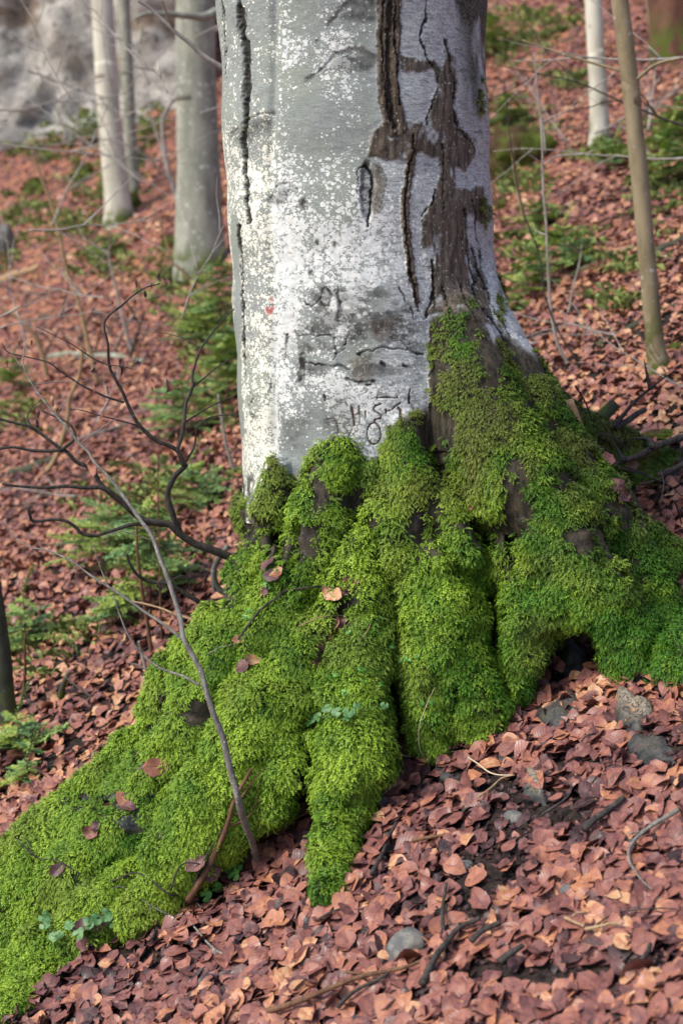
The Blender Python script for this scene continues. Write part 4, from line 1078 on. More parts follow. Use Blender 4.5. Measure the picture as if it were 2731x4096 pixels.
FOR = [("crooked black branch lying on the leaves beside the half-buried stone", d3((1130, 1400), (1180, 1300), (1240, 1200), (1300, 1120), (1370, 1040), (1490, 985)), .0095, .006, MAT_TWIG, []),
 ("long brown stick half buried along the leaf litter", d3((150, 1558), (330, 1505), (500, 1440), (700, 1365), (860, 1330), (1000, 1300), (1230, 1212)), .008, .004, MAT_TWIG_BROWN, [d3((640, 1330), (740, 1340), (850, 1360))]),
 ("short upright dark twig lying above the half-buried stone", d3((1255, 1060), (1252, 960), (1250, 880), (1270, 755)), .006, .004, MAT_TWIG, []), ("dark twig leaning at the lowest moss tip", d3((800, 710), (840, 630), (870, 570), (910, 470), (955, 380)), .0065, .0045, MAT_TWIG, []),
 ("short broken black branch with pale end", d3((1425, 1130), (1490, 1070), (1560, 1035), (1610, 1010)), .008, .006, MAT_TWIG, []), ("curving grey-green twig arching over the leaf litter", d4((1568, 155), (1480, 215), (1380, 275), (1290, 345), (1245, 430), (1250, 520), (1300, 620), (1395, 700)), .0065, .0022, MAT_TWIG_PALE, [d4((1310, 320), (1250, 322), (1205, 332))]),
 ("thick dark stick end poking from the leaves with pale break", d4((940, 295), (1010, 235), (1090, 180), (1210, 80)), .011, .008, MAT_TWIG, []), ("thin dark twig beside the pale maple leaf", d4((1020, 920), (1130, 850), (1260, 825), (1400, 815), (1568, 825)), .0022, .0016, MAT_TWIG, []),
 ("mossy yellow-green twig piece on the leaves", d4((950, 965), (1050, 945), (1120, 925), (1195, 930)), .0045, .003, MAT_TWIG_TAN, []), ("short pale twig fork on the leaves", d4((815, 880), (870, 905), (940, 935)), .004, .003, MAT_TWIG_TAN, [d4((870, 890), (900, 865), (955, 860))]),
 ("straight tan twig pointing at the lowest moss tip", d3((1050, 490), (1150, 472), (1250, 458)), .0055, .0045, MAT_TWIG_BROWN, []), ("thin dark twig below the lowest moss tip", d3((470, 975), (540, 930), (640, 895)), .0035, .002, MAT_TWIG, []),
 ("black stick lying in damp humus", d4((380, 1195), (450, 1140), (540, 1080)), .009, .006, MAT_TWIG, []), ("curved black stick in the dark humus band", d4((1220, 1250), (1320, 1210), (1380, 1150), (1400, 1080)), .008, .005, MAT_TWIG, []), ("dark forked twig crossing the long brown stick", d3((600, 1540), (700, 1440), (850, 1365), (940, 1300)), .006, .003, MAT_TWIG, []),
 ("thin twig lying in the humus beneath the root knuckles", d2((740, 1380), (850, 1310), (910, 1250), (925, 1190)), .004, .002, MAT_TWIG, []), ("green-barked thin twig leaning on a worn root knuckle", d2((345, 1270), (430, 1210), (500, 1150), (575, 1130)), .0032, .002, MAT_TWIG_TAN, []), ("thin dark twig beside the worn knuckles", d2((1060, 880), (1000, 900), (950, 970)), .003, .0015, MAT_TWIG, [])]
for lab, pts, r0, r1, mt, sd2 in FOR:
    stick("fallen_twig", lab, "twig", pts, r0, r1, mt, sd2, r0 + .036)
# small twig crumbs in the humus
# ------------------------------------------------------------------ saplings and shrubs that hold themselves up
def grow(name, label, cat_, stems, mat, y_fn, group=None, leaves=(), foot=None):
    """stems: (points on the picture, depth start, depth end, radius start, radius end); first one is the stem"""
    first = stems[0]
    base = foot if foot is not None else P(*first[0][0], first[1][0] if isinstance(first[1], (list, tuple)) else first[1])
    t = empty(name, base)
    made = []
    for i, (pts, ya, yb, r0, r1) in enumerate(stems):
        m = len(pts)
        yl = ya if isinstance(ya, (list, tuple)) else [ya, yb]
        path = [P(u, v, float(np.interp(k_ / (m - 1), np.linspace(0, 1, len(yl)), yl))) for k_, (u, v) in enumerate(pts)]
        po = part("stem" if i == 0 else "branch", tube("branch", path, r0, r1, mat, sides=8 if r0 > .006 else 6, n=max(10, m * 6), jit=.006 if r0 < .02 else .004, seed=i + len(label)), t)
        made.append((np.array(pts), po))
    if leaves:
        VLh, uvh, FLh = leaf_shapes(len(leaves), 6, 3, rng, 2.2)
        for i, (u, v, yy, s) in enumerate(leaves):
            R1 = frames(np.array([[.6, -.6, .2]]), rng, .5)[0]
            R1 = np.stack([np.array([.1, .05, -1.0]), np.cross(R1[:, 2], [.1, .05, -1.0]), R1[:, 2]], -1)
            p = P(u, v, yy)
            Vh = (VLh[i] * np.array([1, .55, 1]) * s) @ R1.T + p
            dl = part("dead_leaf", mesh_from("dead_leaf", Vh, FLh, True, [MAT_LEAF1], {"luv": np.concatenate([uvh, np.zeros((len(uvh), 1))], 1)}), t)
            dl.parent = min(made, key=lambda q: np.hypot(q[0][:, 0] - u, q[0][:, 1] - v).min())[1]
    return tag(t, label, cat_, group)
g0 = gh(594, 1990)
Y0 = g0[1]
grow("beech_sapling", "thin lichen-spotted beech sapling growing up in front of the left root", "sapling", [
  ([(594, 1992), (582, 1945), (572, 1915), (548, 1850), (530, 1770), (516, 1700), (492, 1645), (472, 1580), (460, 1535), (425, 1470), (415, 1420), (400, 1370)] + c3((1020, 710), (960, 560), (880, 450), (800, 330), (700, 200), (590, 80)) + c2((560, 1440), (500, 1370), (380, 1230), (280, 1110), (200, 1000), (145, 890), (150, 770)), [Y0, 3.79, 3.80, 3.84, 3.92, 4.0, 4.06, 4.1, 4.15], 0, .0105, .0018),
  (c3((1150, 1200), (1020, 1090), (900, 1010), (700, 870), (540, 770), (430, 690), (330, 640), (180, 600), (90, 540), (30, 440)), 3.84, 4.0, .0045, .0012), (c3((1255, 1480), (1150, 1420), (1000, 1370), (870, 1270), (790, 1130), (740, 1010), (710, 910)), 3.80, 3.9, .004, .0012),
  (c3((690, 870), (640, 760), (605, 660), (590, 590)), 4.05, 4.08, .0022, .001), (c3((270, 615), (235, 540), (190, 495)), 4.09, 4.1, .0016, .0008), (c3((950, 570), (860, 540), (760, 510), (640, 550)), 4.05, 4.0, .002, .0009), (c2((380, 1230), (370, 1180), (420, 1110), (460, 1060)), 4.1, 4.1, .002, .0008),
  (c2((500, 1370), (600, 1300), (720, 1220), (850, 1190)), 4.1, 4.1, .002, .0008), (c2((200, 1000), (330, 980), (460, 980), (545, 970)), 4.13, 4.15, .0018, .0008), (d1((-100, 950 + 20), (-30, 930), (60, 900), (150, 830)), 3.88, 3.9, .0015, .0008), (c2((145, 890), (60, 790), (20, 700)), 4.14, 4.16, .0016, .0008)],
  MAT_TWIG_PALE, None, None, [(*c3((575, 100))[0], 4.1, .05), (*c3((995, 845))[0], 4.03, .045), (*c3((960, 770))[0], 4.03, .022), (*c3((325, 660))[0], 4.08, .02), (*c3((875, 1010))[0], 4.03, .022), (*c2((330, 1100))[0], 4.12, .035), (*c2((240, 1170))[0], 4.13, .035), (*c2((235, 1245))[0], 4.13, .03)], foot=g0)
Yb = 4.98
grow("beech_shrub", "dark-barked beech shrub spreading its low branches beside the trunk", "shrub", [
  (c3((1500, 700), (1450, 680), (1340, 630), (1230, 590), (1130, 530), (1060, 470), (900, 430), (830, 380), (740, 300), (640, 240), (540, 240), (420, 230), (300, 238), (150, 230), (10, 210)), Yb, 4.75, .0165, .004),
  (c3((830, 380), (730, 300), (640, 220), (600, 150), (550, 100), (480, 70), (420, 10)) + c2((390, 1410), (300, 1340), (200, 1270), (100, 1240), (-20, 1215)), 4.86, 4.8, .0095, .0045), (c2((390, 1410), (300, 1412), (200, 1410), (80, 1390), (-20, 1405)), 4.82, 4.78, .0065, .005),
  (c3((1130, 530), (1110, 470), (1085, 400), (1050, 280), (1090, 170), (1160, 100)) + c2((1150, 1500), (1115, 1420), (1040, 1375), (980, 1350), (870, 1250), (800, 1130), (760, 1030), (700, 900), (680, 750), (655, 610), (760, 510), (890, 410), (1010, 370)), 4.93, 4.7, .012, .0022),
  (c2((1115, 1420), (1150, 1270), (1170, 1130), (1210, 1020), (1210, 930), (1250, 790), (1330, 680), (1420, 570), (1480, 520)), 4.86, 4.9, .007, .0018), (c2((1160, 1500), (1220, 1390), (1240, 1280), (1300, 1220), (1400, 1195), (1500, 1195)), 4.88, 4.9, .0042, .0018), (c2((1160, 1230), (1230, 1190), (1310, 1140), (1420, 1090), (1490, 1060)), 4.88, 4.92, .0036, .0018),
  (c2((1210, 1020), (1330, 920), (1380, 880), (1445, 840)), 4.88, 4.92, .003, .0015), (c2((780, 1110), (650, 1070), (500, 1000), (380, 920), (300, 860), (180, 830), (60, 800), (20, 740)), 4.78, 4.7, .0042, .0014), (c2((870, 1250), (760, 1225), (620, 1190), (520, 1160), (430, 1150)), 4.8, 4.75, .003, .0012),
  (c2((700, 890), (620, 860), (520, 800), (450, 750), (330, 690), (240, 640)), 4.72, 4.7, .003, .001), (c3((1030, 470), (900, 465), (800, 475), (660, 520), (600, 540), (520, 530), (450, 470), (370, 435), (220, 445), (190, 410), (178, 365)), 4.9, 4.8, .0075, .005), (c2((690, 880), (760, 890), (860, 910)), 4.72, 4.7, .0022, .001), (c2((890, 410), (860, 360), (850, 340)), 4.7, 4.7, .0015, .0008),
  (c2((1250, 780), (1180, 720), (1080, 690), (970, 670)), 4.9, 4.95, .0025, .001), (c2((200, 1270), (175, 1210), (200, 1150), (270, 1090)), 4.8, 4.8, .003, .001), (c2((390, 1410), (470, 1340), (430, 1250), (260, 1160)), 4.82, 4.85, .0055, .003)],
  MAT_TWIG, None, None, [(*c2((a, b))[0], 4.72, s) for a, b, s in ((850, 365, .03), (1000, 330, .03), (1035, 350, .03), (710, 490, .025), (950, 380, .025), (910, 430, .025), (760, 890, .055), (865, 865, .025), (915, 930, .035), (955, 985, .04), (1050, 1005, .05), (595, 900, .04), (590, 1030, .03), (675, 1030, .025), (645, 1205, .03), (540, 790, .02), (120, 740, .02), (200, 740, .022), (50, 880, .03), (1360, 560, .02), (820, 850, .018), (1105, 1305, .025))])
grow("dead_branch", "short dark dead branch jutting out behind the left root", "branch", [(c3((1300, 985), (1240, 950), (1160, 900), (1060, 840), (930, 820), (860, 780), (820, 720), (800, 660)), 5.0, 4.9, .010, .004), (c3((1060, 840), (1100, 805), (1160, 805), (1210, 910)), 4.95, 4.98, .003, .0018)], MAT_TWIG, None)
grow("broken_stub", "stout stub with a peeled pinkish broken end behind the left root", "branch", [(c3((1430, 900), (1370, 870), (1345, 820), (1340, 755), (1370, 690), (1435, 600)), 5.02, 4.98, .012, .009), (c3((1350, 890), (1340, 840), (1345, 770)), 5.0, 5.0, .006, .008)], MAT_TWIG_PALE, None)
grow("peeled_branch", "bowed pale branch leaning in behind the left root", "branch", [(c3((1250, 1080), (1190, 1055), (1100, 1025), (1000, 985), (900, 965), (800, 935)), 4.95, 5.1, .006, .003)], MAT_TWIG_TAN, None)
# sticks heaped in the hollow behind the right root
def heap(lab, pts, ya, yb, r0, r1, mat, side=(), nm="heaped_branch"):
    grow(nm, lab, "branch", [(c8(*pts), ya, yb, r0, r1)] + [(c8(*q), ya, yb, r1, .001) for q in side], mat, None)
heap("black branch with cut end lying behind the right root", ((640, 650), (720, 690), (800, 720), (910, 745)), 5.0, 5.1, .009, .008, MAT_TWIG)
heap("forked grey branch rising from the stick heap", ((850, 490), (930, 515), (1010, 480), (1080, 430), (1140, 400)), 5.45, 5.5, .014, .010, MAT_TWIG, [((930, 515), (1000, 440), (1080, 340), (1170, 260), (1280, 180), (1396, 100)), ((1170, 260), (1150, 160), (1130, 60))])
heap("long dark branch reaching out over the stick heap", ((900, 780), (1000, 740), (1100, 710), (1190, 660), (1290, 620), (1420, 580)), 5.15, 5.3, .011, .013, MAT_TWIG, [((1190, 660), (1170, 600), (1100, 590), (970, 620)), ((1000, 740), (970, 700), (890, 545))])
heap("bent bluish branch at the end of the stick heap", ((1230, 840), (1300, 820), (1360, 790), (1440, 750)), 5.2, 5.3, .010, .012, MAT_TWIG)
heap("stub of charred log standing behind the right root", ((820, 475), (870, 430), (930, 370)), 5.5, 5.55, .028, .024, MAT_BARK_DARK, (), "charred_stub")
for k_, pts in enumerate((((740, 590), (860, 660), (960, 750), (1080, 830)), ((830, 560), (950, 600), (1030, 700)), ((930, 790), (1060, 820), (1250, 890), (1380, 980)), ((1000, 780), (1150, 840), (1300, 960)), ((870, 780), (960, 850), (1010, 900)), ((1100, 905), (1180, 890), (1260, 860)), ((1330, 1010), (1370, 1110), (1390, 1200)), ((670, 240), (740, 350), (790, 480)), ((1240, 1040), (1260, 900), (1240, 800)))):
    heap("thin black twig tangled in the stick heap behind the right root", pts, 5.05, 5.15, .0035, .0022, MAT_TWIG, (), "heaped_twig")
    bpy.data.objects[-1] if False else None
for o in list(COL.objects):
    if o.name.startswith("heaped_twig") and o.parent is None: o["group"] = "thin twigs in the stick heap"; o["category"] = "twig"
# pale cut stub beside the right root
def standing_post(name, label, cat_, u0, v0, u1, v1, y, r0, r1, mat):
    a, b = P(u0, v0, y), P(u1, v1, y)
    t = empty(name, a)
    part("stub_body", tube("stub_body", [a, a * .5 + b * .5, b], r0, r1, mat, n=10, sides=14, rough=.25, seed=5), t)
    V, F = tube_data(np.array([b - (b - a) * .01, b + (b - a) / np.linalg.norm(b - a) * .004]), [r1 * .9, r1 * .82], 14, .1, 6)
    part("cut_face", mesh_from("cut_face", V, F, False, [MAT_WOOD_CUT]), t)
    return tag(t, label, cat_)
standing_post("cut_stub", "short pale sawn sapling stub beside the right root", "stump", *c8((690, 570))[0], *c8((622, 345))[0], 4.80, .024, .022, MAT_WOOD_CUT)
# half-buried stone
def stone(label, u, v, rx, ry, rz, seed, mat=MAT_STONE, name="stone", sink=.25):
    g = gh(u, v)
    V, F, d = blob(np.zeros(3), rx, ry, rz, .3, seed)
    o = link(name, mesh_from(name, V, F, True, [mat]), None, (g[0], g[1], g[2] + rz * sink))
    tag(o, label, "stone")
    return o
q = d3((975, 1110))[0]; o = stone("smooth grey stone half buried in the leaves", *q, .055, .05, .04, 3); o.rotation_euler = (0, -.6, .3)
q = d4((815, 640))[0]; stone("small blue-grey stone among the leaves", *q, .028, .024, .024, 4)
q = d3((1345, 580))[0]; stone("white-speckled pebble in dark humus", *q, .022, .02, .016, 5)
q = d4((430, 130))[0]; stone("dull slate pebble in dark humus by the knuckles", *q, .03, .03, .02, 6)

# ------------------------------------------------------------------ round-leaved green plants on the roots
M = NT("liverwort_leaf_mat", 0.5, 0.4)
M.col(M.mix(M.rng(M.noise(60, 3), 0.4, 0.62), (0.050, 0.150, 0.040), (0.120, 0.245, 0.095)))
MAT_PLANT = M.m
M = NT("clover_mat", 0.5, 0.4)
M.col(M.mix(M.rng(M.noise(60, 3), 0.4, 0.62), (0.06, 0.20, 0.03), (0.13, 0.32, 0.06)))
MAT_CLOVER = M.m
def lobed(s, r, n=21):
    """three-lobed round leaf with a notch at the stalk"""
    V = [(0, 0, 0)]; F = []
    for i in range(n):
        a = -math.pi + .35 + (2 * math.pi - .7) * i / (n - 1)
        rad = s * (.74 + .26 * abs(math.cos(1.5 * a))) 
        V.append((rad * math.cos(a), rad * math.sin(a), .18 * s * math.cos(2 * a + 1) + .12 * s * r.normal()* .5))
        V.append((rad * .55 * math.cos(a), rad * .55 * math.sin(a), .05 * s))
    for i in range(n - 1):
        o1, m1, o2, m2 = 1 + 2 * i, 2 + 2 * i, 3 + 2 * i, 4 + 2 * i
        F += [(m1, o1, o2, m2), (0, m1, m2)]
    return np.array(V), F
def plant(name, label, cat_, spots, size, mat, foot, lift=.042, group=None):
    f, fn = sh(*foot)
    t = empty(name, f)
    r = np.random.default_rng(int(foot[0] * 7 + foot[1]))
    for (u, v, s) in spots:
        p, nn = sh(u, v); p = p + nn * lift
        V, F = lobed(size * s, r)
        R1 = frames((nn * .7 + np.array([0, -.45, .5]))[None], r, .28)[0]
        lo_ = part("leaf", mesh_from("leaf", V @ R1.T + p, F, True, [mat]), t)
        st_ = part("stalk", tube("stalk", [f + fn * .004, (f + p) * .5 + fn * .02, p], .0011, .0009, mat, n=7, sides=5), t)
        st_.parent = lo_
    return tag(t, label, cat_, group)
plant("hepatica", "cluster of grey-green lobed leaves on the central moss root", "plant", [(742, 1658, 1.15), (752, 1648, .8), (772, 1636, .9), (785, 1645, .95), (806, 1648, 1.1), (820, 1640, .7), (790, 1668, .7), (858, 1628, .7)], .019, MAT_PLANT, (800, 1652))
plant("hepatica", "round green leaves by a brown leaf on the low left root", "plant", [(238, 2103, 1.2), (220, 2115, 1.1), (248, 2112, .9), (212, 2122, .8)], .019, MAT_PLANT, (232, 2124))
plant("hepatica", "pair of lobed leaves lying lower on the left root's moss", "plant", [(180, 2140, 1.0), (195, 2146, 1.1), (210, 2138, .8), (170, 2132, .7)], .018, MAT_PLANT, (192, 2150))
plant("hepatica", "lobed leaves beside a bare patch at the left root's foot", "plant", [(100, 2138, 1.2), (112, 2146, 1.0), (138, 2152, 1.0), (150, 2148, .8), (95, 2118, .9)], .018, MAT_PLANT, (120, 2152))
plant("hepatica", "green leaves pushing up through litter beside the broken branch", "plant", [(455, 2030, 1.1), (470, 2020, 1.0), (486, 2035, 1.2), (448, 2046, .9)], .018, MAT_CLOVER, (465, 2050))
plant("hepatica", "folded dark green leaf pair standing in the litter by the sapling's foot", "plant", [(545, 2022, 1.1), (560, 2020, 1.0), (552, 2036, 1.1)], .018, MAT_CLOVER, (552, 2046))
CL = d1((795, 850), (620, 895), (700, 1135), (770, 1210), (850, 1170), (842, 1090), (935, 1175), (1030, 1298), (1010, 930), (1075, 1005), (1130, 1000), (1165, 990), (1220, 1000), (1240, 1255), (1290, 1255), (280, 510), (190, 710), (165, 740))
for i, (u, v) in enumerate(CL):
    plant("creeping_seedling", "tiny heart-leaved green seedling creeping over the mossy roots", "seedling", [(u, v, 1.0), (u + 7, v + 5, .7)] if i % 2 else [(u, v, 1.0)], .0095, MAT_CLOVER, (u + 6, v + 10), .024, "tiny seedlings on the moss")

# ------------------------------------------------------------------ cliff
nx_, nz_ = 90, 60
cu = np.linspace(0, 1, nx_); cz = np.linspace(0, 1, nz_)
A_, B_ = np.meshgrid(cu, cz, indexing='ij')
cx = -16 + 13.6 * A_
cy = 24.5 + 2.5 * np.sin(A_ * 4) + 1.2 * (B_ ** 1.3) + 1.5 * A_
base_z = G0(cx, cy) - 1.2
top = 9.5 * (1 - .5 * sstep(.75, 1.0, A_))
czv = base_z + top * B_
pv = np.stack([cx, cy, czv], -1)
push = 1.5 * fbm(pv, .35, 3, 301) + .8 * np.abs(fbm(pv * np.array([1, 1, 1.4]), 1.0, 3, 303)) + .25 * fbm(pv, 3, 2, 305)
pv[..., 1] -= push
idx = np.arange(nx_ * nz_).reshape(nx_, nz_)
F = np.stack([idx[:-1, :-1], idx[1:, :-1], idx[1:, 1:], idx[:-1, 1:]], -1).reshape(-1, 4)
# give it a back so that it is a solid mass
back = pv.copy(); back[..., 1] = 30
F2 = F[:, ::-1] + nx_ * nz_
def rim(a): return np.stack([a[:-1], a[1:], a[1:] + nx_ * nz_, a[:-1] + nx_ * nz_], -1)
Fall = np.vstack([F, F2, rim(idx[:, -1]), rim(idx[::-1, 0]), rim(idx[0]), rim(idx[-1][::-1])])
cl = link("cliff", mesh_from("cliff", np.vstack([pv.reshape(-1, 3), back.reshape(-1, 3)]), Fall, False, [MAT_CLIFF]))
tag(cl, "grey weathered rock face rising behind the beech trees", None, None, "structure")

# ------------------------------------------------------------------ other trees on the slope
def forest_tree(name, label, cat_, pts, width_px, mat, tall=9.0, moss=.35, group=None, flare=1.35, limbs=(), base=None):
    """pts: picture positions of the stem from its foot upward"""
    g = gh(*pts[0]) if base is None else base
    y = g[1]; r = width_px * K / FPX * y / 2
    path = [g - np.array([0, 0, .25])] + [P(u, v, y + .0 * i) for i, (u, v) in enumerate(pts)]
    d = path[-1] - path[-2]; d /= np.linalg.norm(d)
    path.append(path[-1] + d * max(1.5, tall - (path[-1][2] - g[2])))
    n = 60
    sp = smooth_path(path, n)
    hgt = sp[:, 2] - g[2]
    rad = r * (1 - .35 * np.clip(hgt / 12, 0, 1)) * (1 + (flare - 1) * np.exp(-np.clip(hgt, 0, None) / (r * 2.2)))
    V, F = tube_data(sp, rad, 20, .10, len(label))
    t = empty(name, g)
    hf = np.clip((V[:, 2] - g[2]), 0, None)
    part("trunk", mesh_from("trunk", V, F, True, [mat], {"hfac": hf}), t)
    for (lp, ya, yb, ra, rb) in limbs:
        path = [P(u, v, y + ya + (yb - ya) * i / (len(lp) - 1)) for i, (u, v) in enumerate(lp)]
        lm_ = tube("limb", path, ra, rb, mat, sides=7, jit=.01, seed=len(lp))
        at_ = lm_.attributes.new("hfac", 'FLOAT', 'POINT'); at_.data.foreach_set("value", np.full(len(lm_.vertices), 3.0, np.float32))
        part("limb", lm_, t)
    return tag(t, label, cat_, group), g
forest_tree("background_beech", "stout grey-green beech trunk standing up the slope beside the great beech", "tree", [(462, 622), (458, 560), (456, 400), (450, 200), (450, 0)], 96, MAT_BEECH, 13, limbs=[([(505, 25), (470, 38), (420, 35), (350, 30), (310, 42)], -.4, -1.0, .05, .015)])
forest_tree("background_beech", "cream barked beech trunk with dark branch scars on the rocky slope", "tree", [(275, 508), (268, 430), (255, 300), (244, 150), (236, 0)], 53, MAT_BEECH_PALE, 13)
forest_tree("background_beech", "slim grey trunk standing close behind the cream beech", "tree", [(306, 455), (300, 330), (292, 160), (284, 0)], 30, MAT_BEECH, 12)
forest_tree("background_beech", "thin reddish stem behind the cream beech", "tree", [(300, 430), (300, 300), (296, 150), (291, 0)], 11, MAT_TWIG_BROWN, 9)
forest_tree("background_beech", "straight pale grey trunk standing alone far up the slope", "tree", [(1376, 335), (1374, 250), (1368, 120), (1361, 0)], 40, MAT_BEECH_PALE, 12)
forest_tree("young_beech", "young tan-barked tree with a mossy foot leaning beside the fallen branches", "tree", [(1512, 856), (1505, 800), (1494, 700), (1480, 540), (1462, 350), (1445, 180), (1422, 0)], 40, MAT_BEECH_TAN, 7, limbs=[([(1450, 190), (1500, 150), (1568, 130)], 0, -.2, .010, .006), ([(1448, 170), (1380, 150), (1280, 120), (1200, 90)], 0, .2, .008, .003)])
forest_tree("hillside_tree", "thick red-brown trunk with mossy foot at the top of the slope", "tree", [(1552, 128), (1540, 60), (1532, 0)], 78, MAT_BARK_RED, 11, flare=1.5)
forest_tree("hillside_tree", "tan trunk beside the red-brown trunk at the top of the slope", "tree", [(1508, 110), (1500, 50), (1494, 0)], 26, MAT_BEECH_TAN, 11)
forest_tree("dark_sapling", "dark mossy young trunk leaning at the edge of the clearing", "tree", [(16, 1668), (12, 1600), (4, 1500), (-12, 1380), (-40, 1200), (-80, 900)], 44, MAT_BARK_DARK, 6)
# thin understorey stems
def under(label, pts, w, mat, side=(), y=None, name="understorey_sapling", group=None):
    g = gh(*pts[0]); yy = y or g[1]
    m = lambda q, a, b, r0, r1: ([(u, v) for u, v in q], a, b, r0, r1)
    r = w * K / FPX * yy / 2
    st = [m(pts, yy, yy * .99, r, r * .45)] + [m(q, yy, yy * (1 + random.uniform(-.04, .04)), r * .55, r * .2) for q in side]
    grow(name, label, "sapling", st, mat, None, group, foot=g)
under("pale straight sapling with a mossy root tuft on the open slope", [(1303, 838), (1285, 800), (1268, 740), (1258, 640), (1255, 540), (1247, 430), (1244, 340), (1236, 220), (1225, 120)], 8, MAT_TWIG_FAR,
      [c7((560, 965), (620, 915), (760, 905), (860, 880)), c7((555, 980), (500, 930), (430, 890), (380, 860)), c7((570, 1380), (530, 1370), (480, 1340)), c7((545, 720), (640, 670), (760, 610)), c7((560, 900), (540, 700), (500, 560), (440, 450))])
under("second thinner stem rising from the same mossy tuft", c7((750, 2130), (640, 1960), (560, 1750), (520, 1500), (430, 1250), (380, 1000), (340, 700), (320, 480)), 5, MAT_TWIG)
under("yellowish dead stem leaning behind the right edge of the great beech", c7((430, 1335), (400, 1130), (375, 960), (350, 790)), 9, MAT_TWIG_TAN)
under("thin reddish stem close behind the great beech", c7((310, 1350), (270, 1180), (235, 1020), (205, 900)), 6, MAT_TWIG_BROWN, [c7((200, 1160), (300, 1190), (420, 1190))])
under("pale leaning stem between the fir seedlings", c7((690, 1850), (720, 1700), (760, 1520), (770, 1440)), 6, MAT_TWIG_FAR, [c7((760, 1490), (700, 1440), (640, 1440))])
under("slender grey stem left of the stick pile", c2((620, 1000), (600, 940), (545, 700), (500, 500), (420, 280), (380, 80)) + c1((330, 1300), (240, 1060), (200, 940)), 12, MAT_TWIG_TAN)
under("crooked cream dead stem behind the shrub", c2((280, 1568), (360, 1440), (430, 1200), (440, 1080), (500, 940), (515, 760), (480, 720)), 13, MAT_TWIG_TAN)
under("arched peeling branch arching above the stick pile", c2((300, 960), (280, 860), (240, 740), (180, 650), (110, 580), (0, 515), (-60, 490)), 13, MAT_TWIG_TAN)
under("bluish thin stem beside the fir seedling", c2((830, 800), (790, 660), (740, 440), (700, 280), (680, 180)), 9, MAT_TWIG_FAR, [c2((685, 190), (620, 140), (540, 90), (480, 0)), c2((685, 190), (690, 90), (700, 40))])
under("pale stem bending up past the stout beech", c2((1200, 380), (1160, 300), (1080, 230)) + c1((1050, 1540), (1020, 1440), (960, 1300)) , 8, MAT_TWIG_TAN)
under("thin stem with kinked top in front of the cream beech", c1((1160, 1540), (1110, 1250), (1050, 1040), (1020, 800), (1050, 680), (1150, 560), (1230, 400), (1330, 230), (1380, 160)), 11, MAT_TWIG_FAR, [c1((1040, 1020), (960, 760), (920, 520), (870, 300)), c1((1100, 1180), (1000, 1060), (880, 950), (760, 900), (540, 860), (320, 920))])
under("grey branch reaching across the stout beech", c1((1400, 430), (1280, 350), (1180, 260), (1090, 190), (990, 100), (930, 40), (860, 0)), 12, MAT_TWIG_FAR, [c1((1090, 190), (1060, 110), (1020, 0))], y=6.5)
under("bluish leaning stem hugging the great beech's lit edge", c2((1480, 1568), (1430, 1420), (1390, 1230), (1370, 1060)), 9, MAT_TWIG_FAR)
under("tan sapling stem standing in the fir thicket", c3((960, 1310), (935, 1130), (900, 930), (870, 700), (855, 480)), 12, MAT_TWIG_BROWN)
under("slim reddish stem beyond the fir thicket", c3((1015, 1200), (1005, 950), (1000, 700), (995, 300), (990, 0)), 6, MAT_TWIG_BROWN)
under("knobby grey dead stem at the left root's back", c3((975, 1500), (920, 1380), (880, 1250), (870, 1200)), 11, MAT_TWIG_FAR, [c3((920, 1380), (850, 1350), (810, 1340))])
under("short mossy post on the lower slope", c3((380, 1568), (400, 1480), (430, 1400)), 20, MAT_BARK_DARK)
under("long pale twig lying raised above the lower slope", c3((600, 1568), (500, 1500), (400, 1410)), 6, MAT_TWIG_FAR)
under("thin brown stem beside the dark mossy young trunk", c3((150, 1568), (155, 1400), (160, 1150)), 9, MAT_TWIG_BROWN)
# airy crossing twigs on both sides
rs = random.Random(3)
def spray(label, root, ang, length, y, w, seed, n=5):
    r_ = random.Random(seed); st = []
    def br(u, v, a, L, w_):
        pts = [(u, v)]
        for k_ in range(5):
            a2 = a + r_.uniform(-.14, .14); u += math.cos(a2) * L / 5; v += math.sin(a2) * L / 5; pts.append((u, v))
        return pts
    main = br(root[0], root[1], ang, length, w); r = w * K / FPX * y / 2
    st.append((main, y, y * 1.03, r, r * .3))
    for k_ in range(n):
        p = main[1 + k_ % 4]; s_ = -1 if k_ % 2 else 1
        st.append((br(p[0], p[1], ang + s_ * r_.uniform(.35, .8), length * r_.uniform(.3, .6), w), y * 1.01, y * (1.01 + r_.uniform(-.04, .04)), r * .5, r * .18))
    grow("bare_bough", label, "branch", st, MAT_TWIG_FAR if seed != 12 else MAT_TWIG, None)
spray("bare bough hanging over the upper clearing from the edge trees", (1600, 130), math.pi - .05, 420, 7.5, 7, 11)
spray("dark bare bough slanting down across the pale trunk", (1600, 300), math.pi + .35, 480, 7.8, 6, 12)
spray("thin bare bough crossing behind the tan young tree", (1600, 360), math.pi + .02, 470, 8.2, 5, 13)
spray("low bare bough spread over the fallen logs", (1600, 900), math.pi + .5, 330, 6.4, 5, 14)
spray("fine bare bough in front of the rock face", (-30, 250), -.1, 400, 12, 5, 15, 7)
spray("drooping bare bough below the rock face", (-30, 330), .12, 480, 11, 5, 16, 7)
spray("tangled bare bough over the stick pile", (-30, 760), -.25, 420, 7.5, 4, 17, 7)
spray("upright bare bough before the cream beech", (120, 520), -1.1, 420, 12, 5, 18, 7)
spray("fine twiggy bough against the rock face", (60, 160), .3, 300, 13, 5, 19, 7)
spray("brownish twiggy bough low on the rock", (330, 420), -2.6, 380, 12.5, 5, 20, 7)

